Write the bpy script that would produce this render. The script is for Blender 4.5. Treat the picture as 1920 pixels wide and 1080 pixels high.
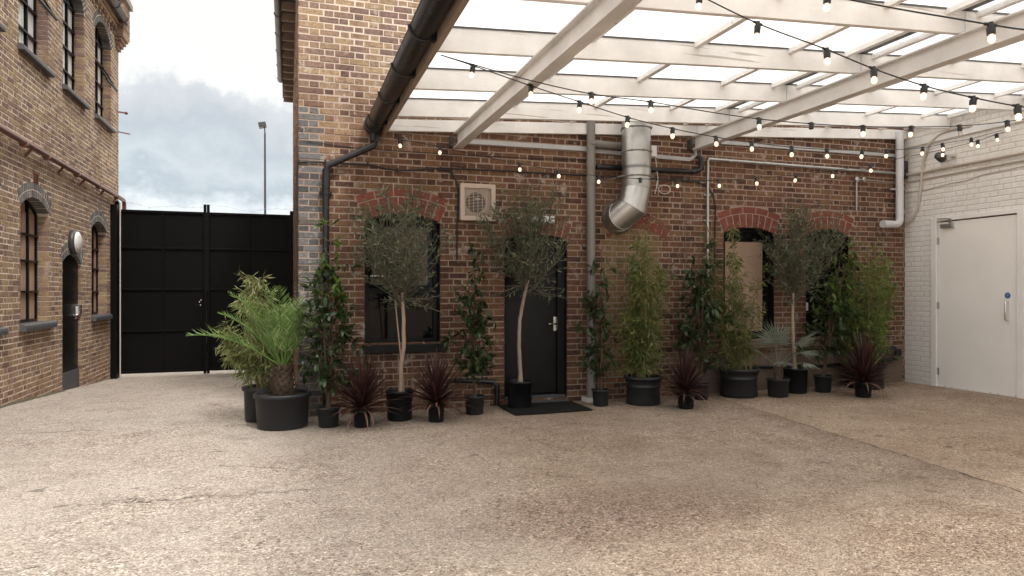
import bpy, math, random
from math import sin, cos, pi, radians, sqrt, atan2, hypot
from mathutils import Vector, Matrix
random.seed(7)
sc = bpy.context.scene
for o in list(bpy.data.objects): bpy.data.objects.remove(o, do_unlink=True)
COL = sc.collection

# ------------------------------------------------------------------ camera, world, sun
EYE = 1.42
YAW = math.atan(420/1280)
cam_d = bpy.data.cameras.new("camera"); cam = bpy.data.objects.new("camera", cam_d); COL.objects.link(cam)
cam.location = (0, 0, EYE); cam.rotation_euler = (radians(90), 0, -YAW)
cam_d.sensor_width = 36; cam_d.lens = 24; cam_d.shift_y = 7/1920
cam_d.clip_start = 0.05; cam_d.clip_end = 2000
sc.camera = cam
sc.view_settings.view_transform = 'Standard'; sc.view_settings.look = 'None'
sc.view_settings.exposure = 0.80; sc.view_settings.gamma = 1.0
sc.view_settings.use_curve_mapping = False

SUN_EL, SUN_AZ = radians(52), radians(160)      # azimuth measured clockwise from +Y
W = bpy.data.worlds.new("World"); sc.world = W; W.use_nodes = True
nt = W.node_tree; nt.nodes.clear()
def N(t, typ, **kw):
    n = t.nodes.new(typ)
    for k, v in kw.items(): setattr(n, k, v)
    return n
def setin(n, **kw):
    for k, v in kw.items(): n.inputs[k.replace('_', ' ')].default_value = v
    return n
def ramp(t, stops, interp='LINEAR'):
    r = N(t, 'ShaderNodeValToRGB'); cr = r.color_ramp; cr.interpolation = interp
    while len(cr.elements) < len(stops): cr.elements.new(0.5)
    for e, (p, c) in zip(cr.elements, stops):
        e.position = p; e.color = (c[0], c[1], c[2], 1) if len(c) == 3 else c
    return r
def g3(v): return (v, v, v)
def mathn(t, op, a, b=None, clamp=False):
    n = N(t, 'ShaderNodeMath', operation=op); n.use_clamp = clamp
    for i, x in enumerate((a, b)):
        if x is None: continue
        if isinstance(x, (int, float)): n.inputs[i].default_value = x
        else: t.links.new(x, n.inputs[i])
    return n.outputs[0]
def mixc(t, fac, a, b, blend='MIX'):
    n = N(t, 'ShaderNodeMix', data_type='RGBA', blend_type=blend); n.clamp_factor = True
    for sock, x in ((n.inputs[0], fac), (n.inputs[6], a), (n.inputs[7], b)):
        if isinstance(x, (int, float)): sock.default_value = x
        elif isinstance(x, tuple): sock.default_value = (x[0], x[1], x[2], 1)
        else: t.links.new(x, sock)
    return n.outputs[2]
sky = N(nt, 'ShaderNodeTexSky', sky_type='NISHITA', sun_disc=False, sun_elevation=SUN_EL, sun_rotation=SUN_AZ)
tc = N(nt, 'ShaderNodeTexCoord'); sep = N(nt, 'ShaderNodeSeparateXYZ'); nt.links.new(tc.outputs['Generated'], sep.inputs[0])
mp = N(nt, 'ShaderNodeMapping'); mp.inputs['Scale'].default_value = (1, 1, 1.35); mp.inputs['Location'].default_value = (0.31, 0.12, 0.05)
nt.links.new(tc.outputs['Generated'], mp.inputs[0])
n1 = setin(N(nt, 'ShaderNodeTexNoise'), Scale=3.4, Detail=9.0, Roughness=0.55, Distortion=0.25); nt.links.new(mp.outputs[0], n1.inputs[0])
n2 = setin(N(nt, 'ShaderNodeTexNoise'), Scale=9.0, Detail=8.0, Roughness=0.6); nt.links.new(mp.outputs[0], n2.inputs[0])
el = mathn(nt, 'ADD', sep.outputs[2], mathn(nt, 'MULTIPLY', mathn(nt, 'SUBTRACT', n1.outputs[0], 0.5), 0.50))
el = mathn(nt, 'ADD', el, mathn(nt, 'MULTIPLY', mathn(nt, 'SUBTRACT', n2.outputs[0], 0.5), 0.16))
K = 10.0   # cloud radiance, divided by the background strength below
cl = ramp(nt, [(0.00, (.50, .55, .59)), (0.085, (.56, .59, .61)), (0.12, (.335, .375, .405)), (0.155, (.42, .455, .475)), (0.20, (.35, .38, .405)), (0.262, (.45, .465, .475)),
               (0.282, (.60, .60, .585)), (0.36, (.62, .605, .575)), (0.44, (.76, .73, .68)), (0.55, (1.0, .97, .91)), (1.0, (2.7, 2.62, 2.5))])
nt.links.new(el, cl.inputs[0])
clb = N(nt, 'ShaderNodeVectorMath', operation='SCALE'); clb.inputs[3].default_value = K; nt.links.new(cl.outputs[0], clb.inputs[0])
skm = mixc(nt, 0.93, sky.outputs[0], clb.outputs[0])
bg = setin(N(nt, 'ShaderNodeBackground'), Strength=0.10); nt.links.new(skm, bg.inputs[0])
wo = N(nt, 'ShaderNodeOutputWorld'); nt.links.new(bg.outputs[0], wo.inputs[0])

sun_d = bpy.data.lights.new("sun", 'SUN'); sun = bpy.data.objects.new("sun", sun_d); COL.objects.link(sun)
sun_d.energy = 1.5; sun_d.angle = radians(10); sun_d.color = (1, .955, .90)
sdir = Vector((sin(SUN_AZ)*cos(SUN_EL), cos(SUN_AZ)*cos(SUN_EL), sin(SUN_EL)))
sun.rotation_euler = sdir.to_track_quat('Z', 'Y').to_euler(); sun.location = sdir*60

# ------------------------------------------------------------------ pixel rays onto known planes of the yard
TS, TC_ = sin(YAW), cos(YAW)
def ray(px, py):
    u = (px-960)/1280; return (TS+u*TC_, TC_-u*TS, (547-py)/1280)
def onX(X, px, py):
    d = ray(px, py); t = X/d[0]; return Vector((X, t*d[1], EYE+t*d[2]))
def onY(Y, px, py):
    d = ray(px, py); t = Y/d[1]; return Vector((t*d[0], Y, EYE+t*d[2]))
def softp(x): return 0.25*math.log(1+math.exp(max(-40, min(40, x/0.25))))
def gz(x, y):
    xx = max(-4.0, min(12.0, x))
    return 0.0045*xx - 0.0575*(softp(y-9.9)-softp(y-18.0))
def ong(px, py):
    d = ray(px, py); t = 5.0
    for _ in range(60):
        t = t - ((EYE+t*d[2])-gz(t*d[0], t*d[1]))/(d[2]-0.02)*0.8
    return Vector((t*d[0], t*d[1], gz(t*d[0], t*d[1])))
def depthZ(p): return p.x*TS+p.y*TC_

# ------------------------------------------------------------------ mesh builder
class MB:
    def __init__(s): s.v = []; s.f = []; s.m = []; s.s = []
    def add(s, vs, fs, m=0, sm=False):
        b = len(s.v); s.v.extend([tuple(p) for p in vs])
        for f in fs: s.f.append([i+b for i in f]); s.m.append(m); s.s.append(sm)
    def box(s, x0, x1, y0, y1, z0, z1, m=0, M=None):
        vs = [Vector((x, y, z)) for z in (z0, z1) for y in (y0, y1) for x in (x0, x1)]
        if M is not None: vs = [M @ v for v in vs]
        s.add(vs, [(0, 2, 3, 1), (4, 5, 7, 6), (0, 1, 5, 4), (2, 6, 7, 3), (0, 4, 6, 2), (1, 3, 7, 5)], m)
    def bar(s, a, b, w, h, m=0, up=Vector((0, 0, 1))):
        a, b = Vector(a), Vector(b); d = (b-a).normalized(); r = d.cross(up)
        if r.length < 1e-4: r = d.cross(Vector((0, 1, 0)))
        r.normalize(); u = r.cross(d)
        vs = [p + r*(i*w/2) + u*(j*h/2) for p in (a, b) for j in (-1, 1) for i in (-1, 1)]
        s.add(vs, [(0, 2, 3, 1), (4, 5, 7, 6), (0, 1, 5, 4), (2, 6, 7, 3), (0, 4, 6, 2), (1, 3, 7, 5)], m)
    def tube(s, pts, r, n=10, m=0, cap=True, sm=True):
        pts = [Vector(p) for p in pts]; k = len(pts)
        rs = r if isinstance(r, (list, tuple)) else [r]*k
        t0 = (pts[1]-pts[0]).normalized(); ref = Vector((0, 0, 1)) if abs(t0.z) < 0.9 else Vector((1, 0, 0))
        a = t0.cross(ref).normalized(); vs = []
        for i in range(k):
            t = (pts[min(i+1, k-1)]-pts[max(i-1, 0)])
            t = t.normalized() if t.length > 1e-9 else t0
            a = a - t*a.dot(t)
            a = a.normalized() if a.length > 1e-6 else t.orthogonal().normalized()
            b = t.cross(a)
            # widen mitred joints so pipes keep their bore
            for j in range(n):
                q = 2*pi*j/n; vs.append(pts[i]+(a*cos(q)+b*sin(q))*rs[i])
        fs = [(i*n+j, i*n+(j+1) % n, (i+1)*n+(j+1) % n, (i+1)*n+j) for i in range(k-1) for j in range(n)]
        s.add(vs, fs, m, sm)
        if cap:
            s.add(vs[:n][::-1], [tuple(range(n))], m); s.add(vs[-n:], [tuple(range(n))], m)
    def lathe(s, c, prof, n=24, m=0, M=None, sm=True):
        vs = []
        for (r, z) in prof:
            for j in range(n):
                q = 2*pi*j/n; p = Vector((r*cos(q), r*sin(q), z))
                vs.append((M @ p if M is not None else p)+Vector(c))
        k = len(prof)
        s.add(vs, [(i*n+j, i*n+(j+1) % n, (i+1)*n+(j+1) % n, (i+1)*n+j) for i in range(k-1) for j in range(n)], m, sm)
    def ball(s, c, r, n=10, m=0, sx=1, sy=1, sz=1):
        prof = [(max(1e-5, r*sin(pi*i/n)), -r*cos(pi*i/n)) for i in range(n+1)]
        s.lathe(c, prof, n+2, m, Matrix.Diagonal((sx, sy, sz)))
    def build(s, name, mats, parent=None, bevel=0, rel=None):
        me = bpy.data.meshes.new(name)
        off = Vector((0, 0, 0)); q = parent
        while q is not None: off = off+Vector(q.location); q = q.parent
        vs = [(p[0]-off[0], p[1]-off[1], p[2]-off[2]) for p in s.v] if off.length else s.v
        me.from_pydata(vs, [], s.f)
        if not isinstance(mats, (list, tuple)): mats = [mats]
        for mt in mats: me.materials.append(mt)
        me.polygons.foreach_set('material_index', s.m); me.polygons.foreach_set('use_smooth', s.s)
        me.update()
        o = bpy.data.objects.new(name, me); COL.objects.link(o)
        if parent is not None: o.parent = parent
        if bevel:
            b = o.modifiers.new('bevel', 'BEVEL'); b.width = bevel; b.segments = 2; b.limit_method = 'ANGLE'; b.angle_limit = radians(50)
        return o
def tag(o, label, cat, group=None, kind=None):
    if label: o['label'] = label
    if cat: o['category'] = cat
    if group: o['group'] = group
    if kind: o['kind'] = kind
    return o
def thing(name, label, cat, loc=(0, 0, 0), group=None):
    o = bpy.data.objects.new(name, None); COL.objects.link(o); o.location = loc; o.empty_display_size = .2
    return tag(o, label, cat, group)
def origin_to(o, p):
    """move a top-level mesh's origin to p without moving its geometry"""
    p = Vector(p); o.data.transform(Matrix.Translation(-p)); o.location = p; return o

# ------------------------------------------------------------------ materials
def mat(name, col=(.5, .5, .5), rough=.6, metal=0, **kw):
    m = bpy.data.materials.new(name); m.use_nodes = True
    b = m.node_tree.nodes['Principled BSDF']
    b.inputs['Base Color'].default_value = (*col, 1); b.inputs['Roughness'].default_value = rough; b.inputs['Metallic'].default_value = metal
    for k, v in kw.items(): b.inputs[k.replace('_', ' ')].default_value = v
    return m
def nodes(m): t = m.node_tree; return t, t.nodes['Principled BSDF']
def objco(t, scale=None):
    g = N(t, 'ShaderNodeNewGeometry')
    if scale is None: return g.outputs['Position']
    mpn = N(t, 'ShaderNodeMapping'); mpn.inputs['Scale'].default_value = scale; t.links.new(g.outputs['Position'], mpn.inputs[0]); return mpn.outputs[0]
def noise(t, vec, scale, detail=4, rough=.55, dist=0.0):
    n = setin(N(t, 'ShaderNodeTexNoise'), Scale=float(scale), Detail=float(detail), Roughness=rough, Distortion=dist); t.links.new(vec, n.inputs[0]); return n.outputs[0]
def bump(t, b, h, strength=.3, dist=.01):
    n = setin(N(t, 'ShaderNodeBump'), Strength=strength, Distance=dist); t.links.new(h, n.inputs['Height']); t.links.new(n.outputs[0], b.inputs['Normal'])

def worn(name, col, rough=.6, amt=.35, scale=3.0, metal=0, bstr=.15, fine=60, dark=.5, **kw):
    m = mat(name, col, rough, metal, **kw); t, b = nodes(m); p = objco(t)
    f = ramp(t, [(.35, g3(0)), (.7, g3(1))]); t.links.new(noise(t, p, scale, 6, .6), f.inputs[0])
    dk = tuple(c*dark for c in col)
    c = mixc(t, mathn(t, 'MULTIPLY', f.outputs[0], amt), tuple(col), dk)
    f2 = noise(t, p, fine, 3, .6)
    c = mixc(t, .18, c, f2, 'OVERLAY')
    t.links.new(c, b.inputs['Base Color'])
    t.links.new(mathn(t, 'ADD', mathn(t, 'MULTIPLY', noise(t, p, scale*3, 4), .3), rough-.15, True), b.inputs['Roughness'])
    bump(t, b, f2, bstr, .002)
    return m

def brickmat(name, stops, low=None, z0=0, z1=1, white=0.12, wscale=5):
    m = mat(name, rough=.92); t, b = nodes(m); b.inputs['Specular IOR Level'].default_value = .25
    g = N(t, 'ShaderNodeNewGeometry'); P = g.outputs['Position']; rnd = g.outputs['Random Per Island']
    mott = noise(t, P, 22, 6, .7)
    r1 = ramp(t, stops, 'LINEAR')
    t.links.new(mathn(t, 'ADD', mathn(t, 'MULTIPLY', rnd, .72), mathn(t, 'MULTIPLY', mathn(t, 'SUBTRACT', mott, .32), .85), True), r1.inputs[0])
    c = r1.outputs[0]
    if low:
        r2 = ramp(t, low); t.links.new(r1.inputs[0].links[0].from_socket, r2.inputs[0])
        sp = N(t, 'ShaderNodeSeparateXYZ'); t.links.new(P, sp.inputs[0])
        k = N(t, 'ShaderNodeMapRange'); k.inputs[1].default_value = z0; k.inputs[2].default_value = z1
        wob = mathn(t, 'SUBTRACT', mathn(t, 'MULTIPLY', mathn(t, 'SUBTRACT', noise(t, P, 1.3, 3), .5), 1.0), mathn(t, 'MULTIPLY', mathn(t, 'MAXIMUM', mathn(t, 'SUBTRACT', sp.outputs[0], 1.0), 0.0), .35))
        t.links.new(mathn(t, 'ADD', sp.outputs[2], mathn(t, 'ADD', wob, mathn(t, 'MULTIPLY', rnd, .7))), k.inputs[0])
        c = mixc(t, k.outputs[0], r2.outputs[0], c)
    # face colour drifts within a brick
    c = mixc(t, .55, c, noise(t, P, 34, 6, .75), 'OVERLAY')
    # run-off streaks
    ps = N(t, 'ShaderNodeMapping'); ps.inputs['Scale'].default_value = (5, 5, .45); t.links.new(P, ps.inputs[0])
    sk = ramp(t, [(.52, g3(0)), (.72, g3(1))]); t.links.new(noise(t, ps.outputs[0], 1.0, 5, .6), sk.inputs[0])
    c = mixc(t, mathn(t, 'MULTIPLY', sk.outputs[0], .40), c, mixc(t, 1.0, c, (.45, .40, .38), 'MULTIPLY'))
    # soot blooms
    big = ramp(t, [(.42, g3(0)), (.75, g3(1))]); t.links.new(noise(t, P, .9, 5, .65, .4), big.inputs[0])
    c = mixc(t, mathn(t, 'MULTIPLY', big.outputs[0], .38), c, mixc(t, 1.0, c, (.42, .36, .34), 'MULTIPLY'))
    # small pits
    pit = ramp(t, [(.33, g3(1)), (.42, g3(0))]); t.links.new(noise(t, P, 75, 4, .65), pit.inputs[0])
    c = mixc(t, mathn(t, 'MULTIPLY', pit.outputs[0], .55), c, (.055, .035, .028))
    # lime splashes
    w = ramp(t, [(.575, g3(0)), (.66, g3(1))]); t.links.new(noise(t, P, wscale, 8, .72, .3), w.inputs[0])
    c = mixc(t, mathn(t, 'MULTIPLY', w.outputs[0], white), c, (.55, .48, .42))
    t.links.new(c, b.inputs['Base Color'])
    h = mathn(t, 'ADD', mathn(t, 'MULTIPLY', noise(t, P, 40, 6, .7), 1.0), mathn(t, 'MULTIPLY', noise(t, P, 160, 3, .6), .35))
    bump(t, b, h, .75, .012)
    return m
YEL = [(0.0, (.11, .08, .07)), (.16, (.22, .145, .12)), (.30, (.25, .165, .135)), (.44, (.32, .22, .15)), (.58, (.39, .28, .165)), (.72, (.27, .175, .135)), (.86, (.43, .31, .18)), (1.0, (.28, .17, .14))]
YEL2 = [(0.0, (.12, .08, .065)), (.3, (.24, .145, .11)), (.55, (.36, .23, .14)), (.8, (.30, .175, .125)), (1.0, (.19, .12, .095))]
RED = [(0.0, (.04, .026, .022)), (.22, (.10, .052, .038)), (.45, (.165, .083, .05)), (.65, (.21, .125, .066)), (.82, (.14, .062, .044)), (1.0, (.23, .13, .075))]
M_brickL = brickmat('stock_brick', YEL, YEL2, -.4, 1.6, .30, 4)
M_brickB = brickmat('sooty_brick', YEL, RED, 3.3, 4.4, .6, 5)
M_infill = brickmat('infill_brick', [(0, (.16, .11, .06)), (.5, (.25, .17, .085)), (1, (.20, .125, .07))], None, white=.2)
M_arch = brickmat('red_rubbed_brick', [(0, (.15, .05, .038)), (.5, (.24, .078, .055)), (1, (.19, .06, .045))], None, white=.4, wscale=11)
M_blue = brickmat('blue_engineering_brick', [(0, (.05, .05, .052)), (.4, (.10, .10, .105)), (.65, (.18, .175, .175)), (.8, (.13, .105, .09)), (1, (.07, .068, .07))], None, white=.8)
M_blue.node_tree.nodes['Principled BSDF'].inputs['Roughness'].default_value = .6
M_greybr = brickmat('grey_arch_brick', [(0, (.10, .10, .10)), (.5, (.17, .165, .16)), (1, (.23, .22, .21))], None, white=.4)
M_whitebr = brickmat('painted_brick', [(0, (.66, .60, .55)), (.5, (.70, .645, .59)), (1, (.68, .62, .565))], None, white=.3)
def whitefix(m):
    t, b = nodes(m); P = objco(t)
    base = mixc(t, noise(t, P, 2.2, 5, .6), (.78, .745, .71), (.90, .875, .85))
    dirt = ramp(t, [(.55, g3(0)), (.75, g3(1))]); t.links.new(noise(t, P, 7, 8, .7), dirt.inputs[0])
    c = mixc(t, mathn(t, 'MULTIPLY', dirt.outputs[0], .25), base, (.40, .33, .28))
    for l in list(b.inputs['Base Color'].links): t.links.remove(l)
    t.links.new(c, b.inputs['Base Color']); b.inputs['Roughness'].default_value = .6
whitefix(M_whitebr)
def mortar(name, a, c2, zlo=None):
    m = mat(name, a, .95); t, b = nodes(m); P = objco(t)
    c = mixc(t, noise(t, P, 6, 6, .7), a, c2)
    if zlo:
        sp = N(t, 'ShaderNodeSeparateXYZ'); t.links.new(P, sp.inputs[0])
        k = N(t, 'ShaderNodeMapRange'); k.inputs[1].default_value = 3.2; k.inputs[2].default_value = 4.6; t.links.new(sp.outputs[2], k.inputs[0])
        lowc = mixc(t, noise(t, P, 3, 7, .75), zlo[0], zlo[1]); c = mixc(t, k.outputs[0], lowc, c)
    t.links.new(c, b.inputs['Base Color']); bump(t, b, noise(t, P, 120, 3), .5, .004); return m
M_mortL = mortar('pale_mortar', (.80, .70, .57), (.58, .48, .38))
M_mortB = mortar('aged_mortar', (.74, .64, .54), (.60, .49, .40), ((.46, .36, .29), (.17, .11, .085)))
M_mortW = mortar('painted_mortar', (.74, .70, .66), (.60, .56, .52))
M_black = worn('black_gloss_paint', (.0075, .0075, .008), .36, .3, 4, bstr=.1, Specular_IOR_Level=.22)
M_blacks = worn('black_satin_steel', (.0055, .005, .005), .45, .3, 1.4, bstr=.05, Specular_IOR_Level=.13)
M_blackp = worn('black_plastic_pipe', (.013, .013, .014), .32, .3, 5)
M_cable = mat('black_cable', (.012, .012, .012), .5)
M_wood = worn('white_painted_timber', (.87, .855, .835), .55, .6, 2.2, dark=.60, bstr=.3)
def woodgrain(m):
    t, b = nodes(m); P = objco(t, (3, 60, 60)); g = noise(t, P, 1.0, 6, .65, .6)
    P2 = objco(t, (.8, 14, 30)); crack = ramp(t, [(.30, g3(1)), (.325, g3(0))]); t.links.new(noise(t, P2, 1.0, 3, .5, .3), crack.inputs[0])
    old = b.inputs['Base Color'].links[0].from_socket
    c = mixc(t, .16, old, g, 'OVERLAY'); c = mixc(t, mathn(t, 'MULTIPLY', crack.outputs[0], .55), c, (.22, .16, .12)); t.links.new(c, b.inputs['Base Color'])
woodgrain(M_wood)
M_steelw = worn('painted_steel_beam', (.76, .73, .70), .5, .6, 2.5, dark=.58, bstr=.2)
M_fascia = worn('brown_stained_timber', (.30, .225, .17), .6, .5, 3)
M_galv = worn('galvanised_steel', (.50, .50, .49), .38, .5, 5, metal=.85)
M_duct = worn('spiral_duct_steel', (.55, .54, .52), .34, .45, 3.5, metal=.9, bstr=.1)
M_greyp = worn('grey_painted_pipe', (.22, .205, .185), .5, .4, 3)
M_trunk = worn('grey_white_trunking', (.46, .46, .47), .45, .3, 4)
M_whitep = worn('white_plastic_pipe', (.66, .66, .68), .35, .25, 6)
M_cream = worn('cream_painted_conduit', (.60, .53, .46), .5, .35, 6)
M_copper = worn('brown_oxidised_pipe', (.19, .085, .06), .38, .4, 4)
M_guttg = worn('dark_grey_gutter', (.05, .05, .055), .4, .3, 4)
M_pot = worn('charcoal_plastic_pot', (.024, .025, .028), .5, .25, 9, bstr=.1, dark=.7, Specular_IOR_Level=.35)
M_potb = worn('black_nursery_pot', (.008, .009, .011), .4, .2, 9, Specular_IOR_Level=.3)
M_soil = worn('potting_soil', (.03, .022, .016), .95, .5, 20, bstr=1)
M_door = worn('white_door_paint', (.90, .865, .83), .42, .4, 1.6, dark=.82, bstr=.06)
M_doorf = worn('white_frame_paint', (.86, .83, .80), .45, .3, 3, dark=.75)
M_chrome = mat('polished_steel', (.75, .74, .72), .22, 1)
M_glassd = mat('dark_window_glass', (.006, .006, .007), .05, 0, Specular_IOR_Level=.16)
M_glassl = mat('dusty_window_glass', (.16, .17, .18), .10, 0, Specular_IOR_Level=.7)
M_board = worn('hardboard_panel', (.40, .27, .195), .8, .3, 3)
M_inner = worn('brown_inner_board', (.10, .072, .056), .4, .5, 2)
M_slate = worn('slate', (.08, .08, .085), .6, .4, 6)
M_sillb = worn('blue_brick_sill', (.095, .095, .10), .5, .4, 12, dark=.45, bstr=.5)
M_stone = worn('weathered_stone', (.30, .28, .25), .9, .4, 8, bstr=.6)
M_vent = worn('beige_vent_plastic', (.52, .42, .34), .5, .2, 5)
M_dark = mat('dark_void', (.006, .006, .006), .9)
M_white = mat('white_plastic', (.72, .71, .68), .4)
M_blues = mat('blue_sign_enamel', (.01, .10, .34), .4)
M_mat = worn('black_rubber_matting', (.006, .006, .006), .95, .3, 30, bstr=1)
M_concr = worn('rough_render', (.20, .145, .11), .95, .6, 3, dark=.45, bstr=1)
M_green = worn('mossy_edge', (.10, .09, .055), .95, .5, 20, bstr=1)

def leafmat(name, cols, trans=.35, rough=.45):
    m = bpy.data.materials.new(name); m.use_nodes = True; t = m.node_tree; b = t.nodes['Principled BSDF']
    g = N(t, 'ShaderNodeNewGeometry'); k = len(cols)
    r = ramp(t, [(i/(k-1), c) for i, c in enumerate(cols)]); t.links.new(g.outputs['Random Per Island'], r.inputs[0])
    c = mixc(t, .25, r.outputs[0], noise(t, g.outputs['Position'], 60, 2), 'OVERLAY')
    t.links.new(c, b.inputs['Base Color']); b.inputs['Roughness'].default_value = rough
    tr = N(t, 'ShaderNodeBsdfTranslucent'); t.links.new(c, tr.inputs[0])
    mx = N(t, 'ShaderNodeMixShader'); mx.inputs[0].default_value = trans
    out = t.nodes['Material Output']; t.links.new(b.outputs[0], mx.inputs[1]); t.links.new(tr.outputs[0], mx.inputs[2]); t.links.new(mx.outputs[0], out.inputs[0])
    return m
M_olive = leafmat('olive_leaf', [(.030, .046, .018), (.07, .098, .038), (.14, .17, .09), (.042, .064, .024), (.25, .27, .17)], .15)
M_laurel = leafmat('glossy_leaf', [(.018, .035, .012), (.035, .062, .02), (.025, .05, .016), (.06, .095, .03)], .2, .32)
M_bright = leafmat('young_leaf', [(.09, .15, .03), (.14, .22, .045), (.07, .13, .03)], .4, .35)
M_bamboo = leafmat('bamboo_leaf', [(.035, .06, .012), (.09, .125, .025), (.19, .21, .05), (.05, .08, .015), (.13, .16, .035), (.34, .28, .13)], .3)
M_bamboo3 = leafmat('fresh_bamboo_leaf', [(.05, .09, .015), (.12, .19, .035), (.22, .29, .06), (.08, .13, .02), (.30, .30, .10)], .35)
M_bamboo2 = leafmat('light_bamboo_leaf', [(.13, .18, .05), (.22, .27, .09), (.32, .34, .15), (.16, .21, .06), (.42, .38, .20)], .4)
M_palm = leafmat('palm_leaf', [(.05, .11, .025), (.15, .25, .06), (.11, .19, .04), (.33, .42, .18)], .35)
M_fan = leafmat('fan_palm_leaf', [(.14, .18, .14), (.22, .26, .20), (.18, .22, .17), (.28, .29, .22)], .25)
M_cord = leafmat('purple_blade', [(.024, .010, .011), (.050, .019, .019), (.034, .013, .014), (.10, .042, .035)], .2, .4)
M_cordd = leafmat('brown_blade', [(.14, .07, .055), (.20, .11, .08)], .2, .6)
M_barkp = worn('pale_bark', (.36, .26, .19), .85, .45, 14, dark=.6, bstr=.5)
M_barkd = worn('brown_bark', (.10, .065, .04), .9, .4, 14, bstr=.6)
M_barkx = worn('dark_fibrous_bark', (.055, .035, .022), .95, .4, 20, bstr=1)
M_twig = worn('grey_twig', (.115, .095, .068), .85, .4, 14)
M_cane = worn('bamboo_cane', (.24, .20, .09), .5, .5, 10)

# ------------------------------------------------------------------ ground
def ground_material():
    m = mat('worn_aggregate_concrete', rough=.9); t, b = nodes(m); b.inputs['Specular IOR Level'].default_value = .3
    P = objco(t); sp = N(t, 'ShaderNodeSeparateXYZ'); t.links.new(P, sp.inputs[0]); X, Y = sp.outputs[0], sp.outputs[1]
    big = noise(t, P, .55, 6, .6, .5); mid = noise(t, P, 2.6, 6, .65, .3); fine = noise(t, P, 38, 5, .7)
    c = mixc(t, big, (.40, .35, .30), (.58, .525, .465))
    st = ramp(t, [(.50, g3(0)), (.68, g3(1))]); t.links.new(mid, st.inputs[0])
    c = mixc(t, mathn(t, 'MULTIPLY', st.outputs[0], .30), c, (.22, .165, .13))
    # purplish worn patch
    pp = ong(1150, 960)
    dx = mathn(t, 'DIVIDE', mathn(t, 'SUBTRACT', X, pp.x), 1.0); dy = mathn(t, 'DIVIDE', mathn(t, 'SUBTRACT', Y, pp.y), .55)
    rr = mathn(t, 'ADD', mathn(t, 'MULTIPLY', dx, dx), mathn(t, 'MULTIPLY', dy, dy)); rr = mathn(t, 'ADD', rr, mathn(t, 'MULTIPLY', mid, 1.2))
    k = N(t, 'ShaderNodeMapRange'); k.inputs[1].default_value = 1.9; k.inputs[2].default_value = .9; t.links.new(rr, k.inputs[0])
    c = mixc(t, mathn(t, 'MULTIPLY', k.outputs[0], .28), c, (.34, .28, .255))
    # slab joint: right-hand slab is a different, paler pour
    a, d_ = ong(1345, 745), ong(1915, 922)
    nx, ny = (d_.y-a.y), -(d_.x-a.x); L = hypot(nx, ny); nx /= L; ny /= L
    s = mathn(t, 'ADD', mathn(t, 'MULTIPLY', X, nx), mathn(t, 'ADD', mathn(t, 'MULTIPLY', Y, ny), -(a.x*nx+a.y*ny)))
    sj = mathn(t, 'ADD', s, mathn(t, 'MULTIPLY', mathn(t, 'SUBTRACT', noise(t, P, 3.5, 8, .7), .5), .16))
    sgn = 1 if ((11-a.x)*nx+(7-a.y)*ny) > 0 else -1
    k2 = N(t, 'ShaderNodeMapRange'); k2.inputs[1].default_value = -.02; k2.inputs[2].default_value = .02; t.links.new(mathn(t, 'MULTIPLY', sj, sgn), k2.inputs[0])
    c = mixc(t, mathn(t, 'MULTIPLY', k2.outputs[0], .45), c, (.56, .47, .38))
    near = N(t, 'ShaderNodeMapRange'); near.inputs[1].default_value = -.45; near.inputs[2].default_value = .0; t.links.new(mathn(t, 'MULTIPLY', sj, sgn), near.inputs[0])
    band = mathn(t, 'MULTIPLY', mathn(t, 'MULTIPLY', near.outputs[0], mathn(t, 'SUBTRACT', 1.0, k2.outputs[0])), mathn(t, 'ADD', mid, .1))
    c = mixc(t, mathn(t, 'MULTIPLY', band, .6), c, (.24, .175, .145))
    gap = ramp(t, [(.0, g3(.9)), (.006, g3(0))]); t.links.new(mathn(t, 'ABSOLUTE', sj), gap.inputs[0])
    # other hairline cracks
    def crack(p, q, wob, wid, amt):
        nx, ny = (q.y-p.y), -(q.x-p.x); L = hypot(nx, ny); nx /= L; ny /= L; tx, ty = (q.x-p.x)/L, (q.y-p.y)/L
        s = mathn(t, 'ADD', mathn(t, 'MULTIPLY', X, nx), mathn(t, 'ADD', mathn(t, 'MULTIPLY', Y, ny), -(p.x*nx+p.y*ny)))
        s = mathn(t, 'ABSOLUTE', mathn(t, 'ADD', s, mathn(t, 'MULTIPLY', mathn(t, 'SUBTRACT', noise(t, P, 4.5, 9, .72), .5), wob)))
        al = mathn(t, 'ADD', mathn(t, 'MULTIPLY', X, tx), mathn(t, 'ADD', mathn(t, 'MULTIPLY', Y, ty), -(p.x*tx+p.y*ty)))
        ins = mathn(t, 'MULTIPLY', mathn(t, 'GREATER_THAN', al, 0.0), mathn(t, 'LESS_THAN', al, L))
        r = ramp(t, [(0, g3(.85)), (wid*.75, g3(0))]); t.links.new(s, r.inputs[0])
        br = ramp(t, [(.46, g3(0)), (.56, g3(1))]); t.links.new(noise(t, P, 5, 4), br.inputs[0])
        return mathn(t, 'MULTIPLY', mathn(t, 'MULTIPLY', r.outputs[0], ins), mathn(t, 'MULTIPLY', mathn(t, 'ADD', br.outputs[0], .25, True), amt))
    cr = gap.outputs[0]
    for (p, q, w, wd, am) in ((ong(0, 815), ong(190, 806), .05, .018, 1.0), (ong(400, 872), ong(560, 880), .3, .012, .7), (ong(400, 795), ong(480, 791), .05, .012, .8),
                              (ong(100, 948), ong(600, 918), .6, .014, .7), (ong(0, 1078), ong(100, 1056), .06, .01, 1.0), (ong(410, 826), ong(500, 820), .1, .01, .8)):
        cr = mathn(t, 'MAXIMUM', cr, crack(p, q, w, wd, am))
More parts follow.
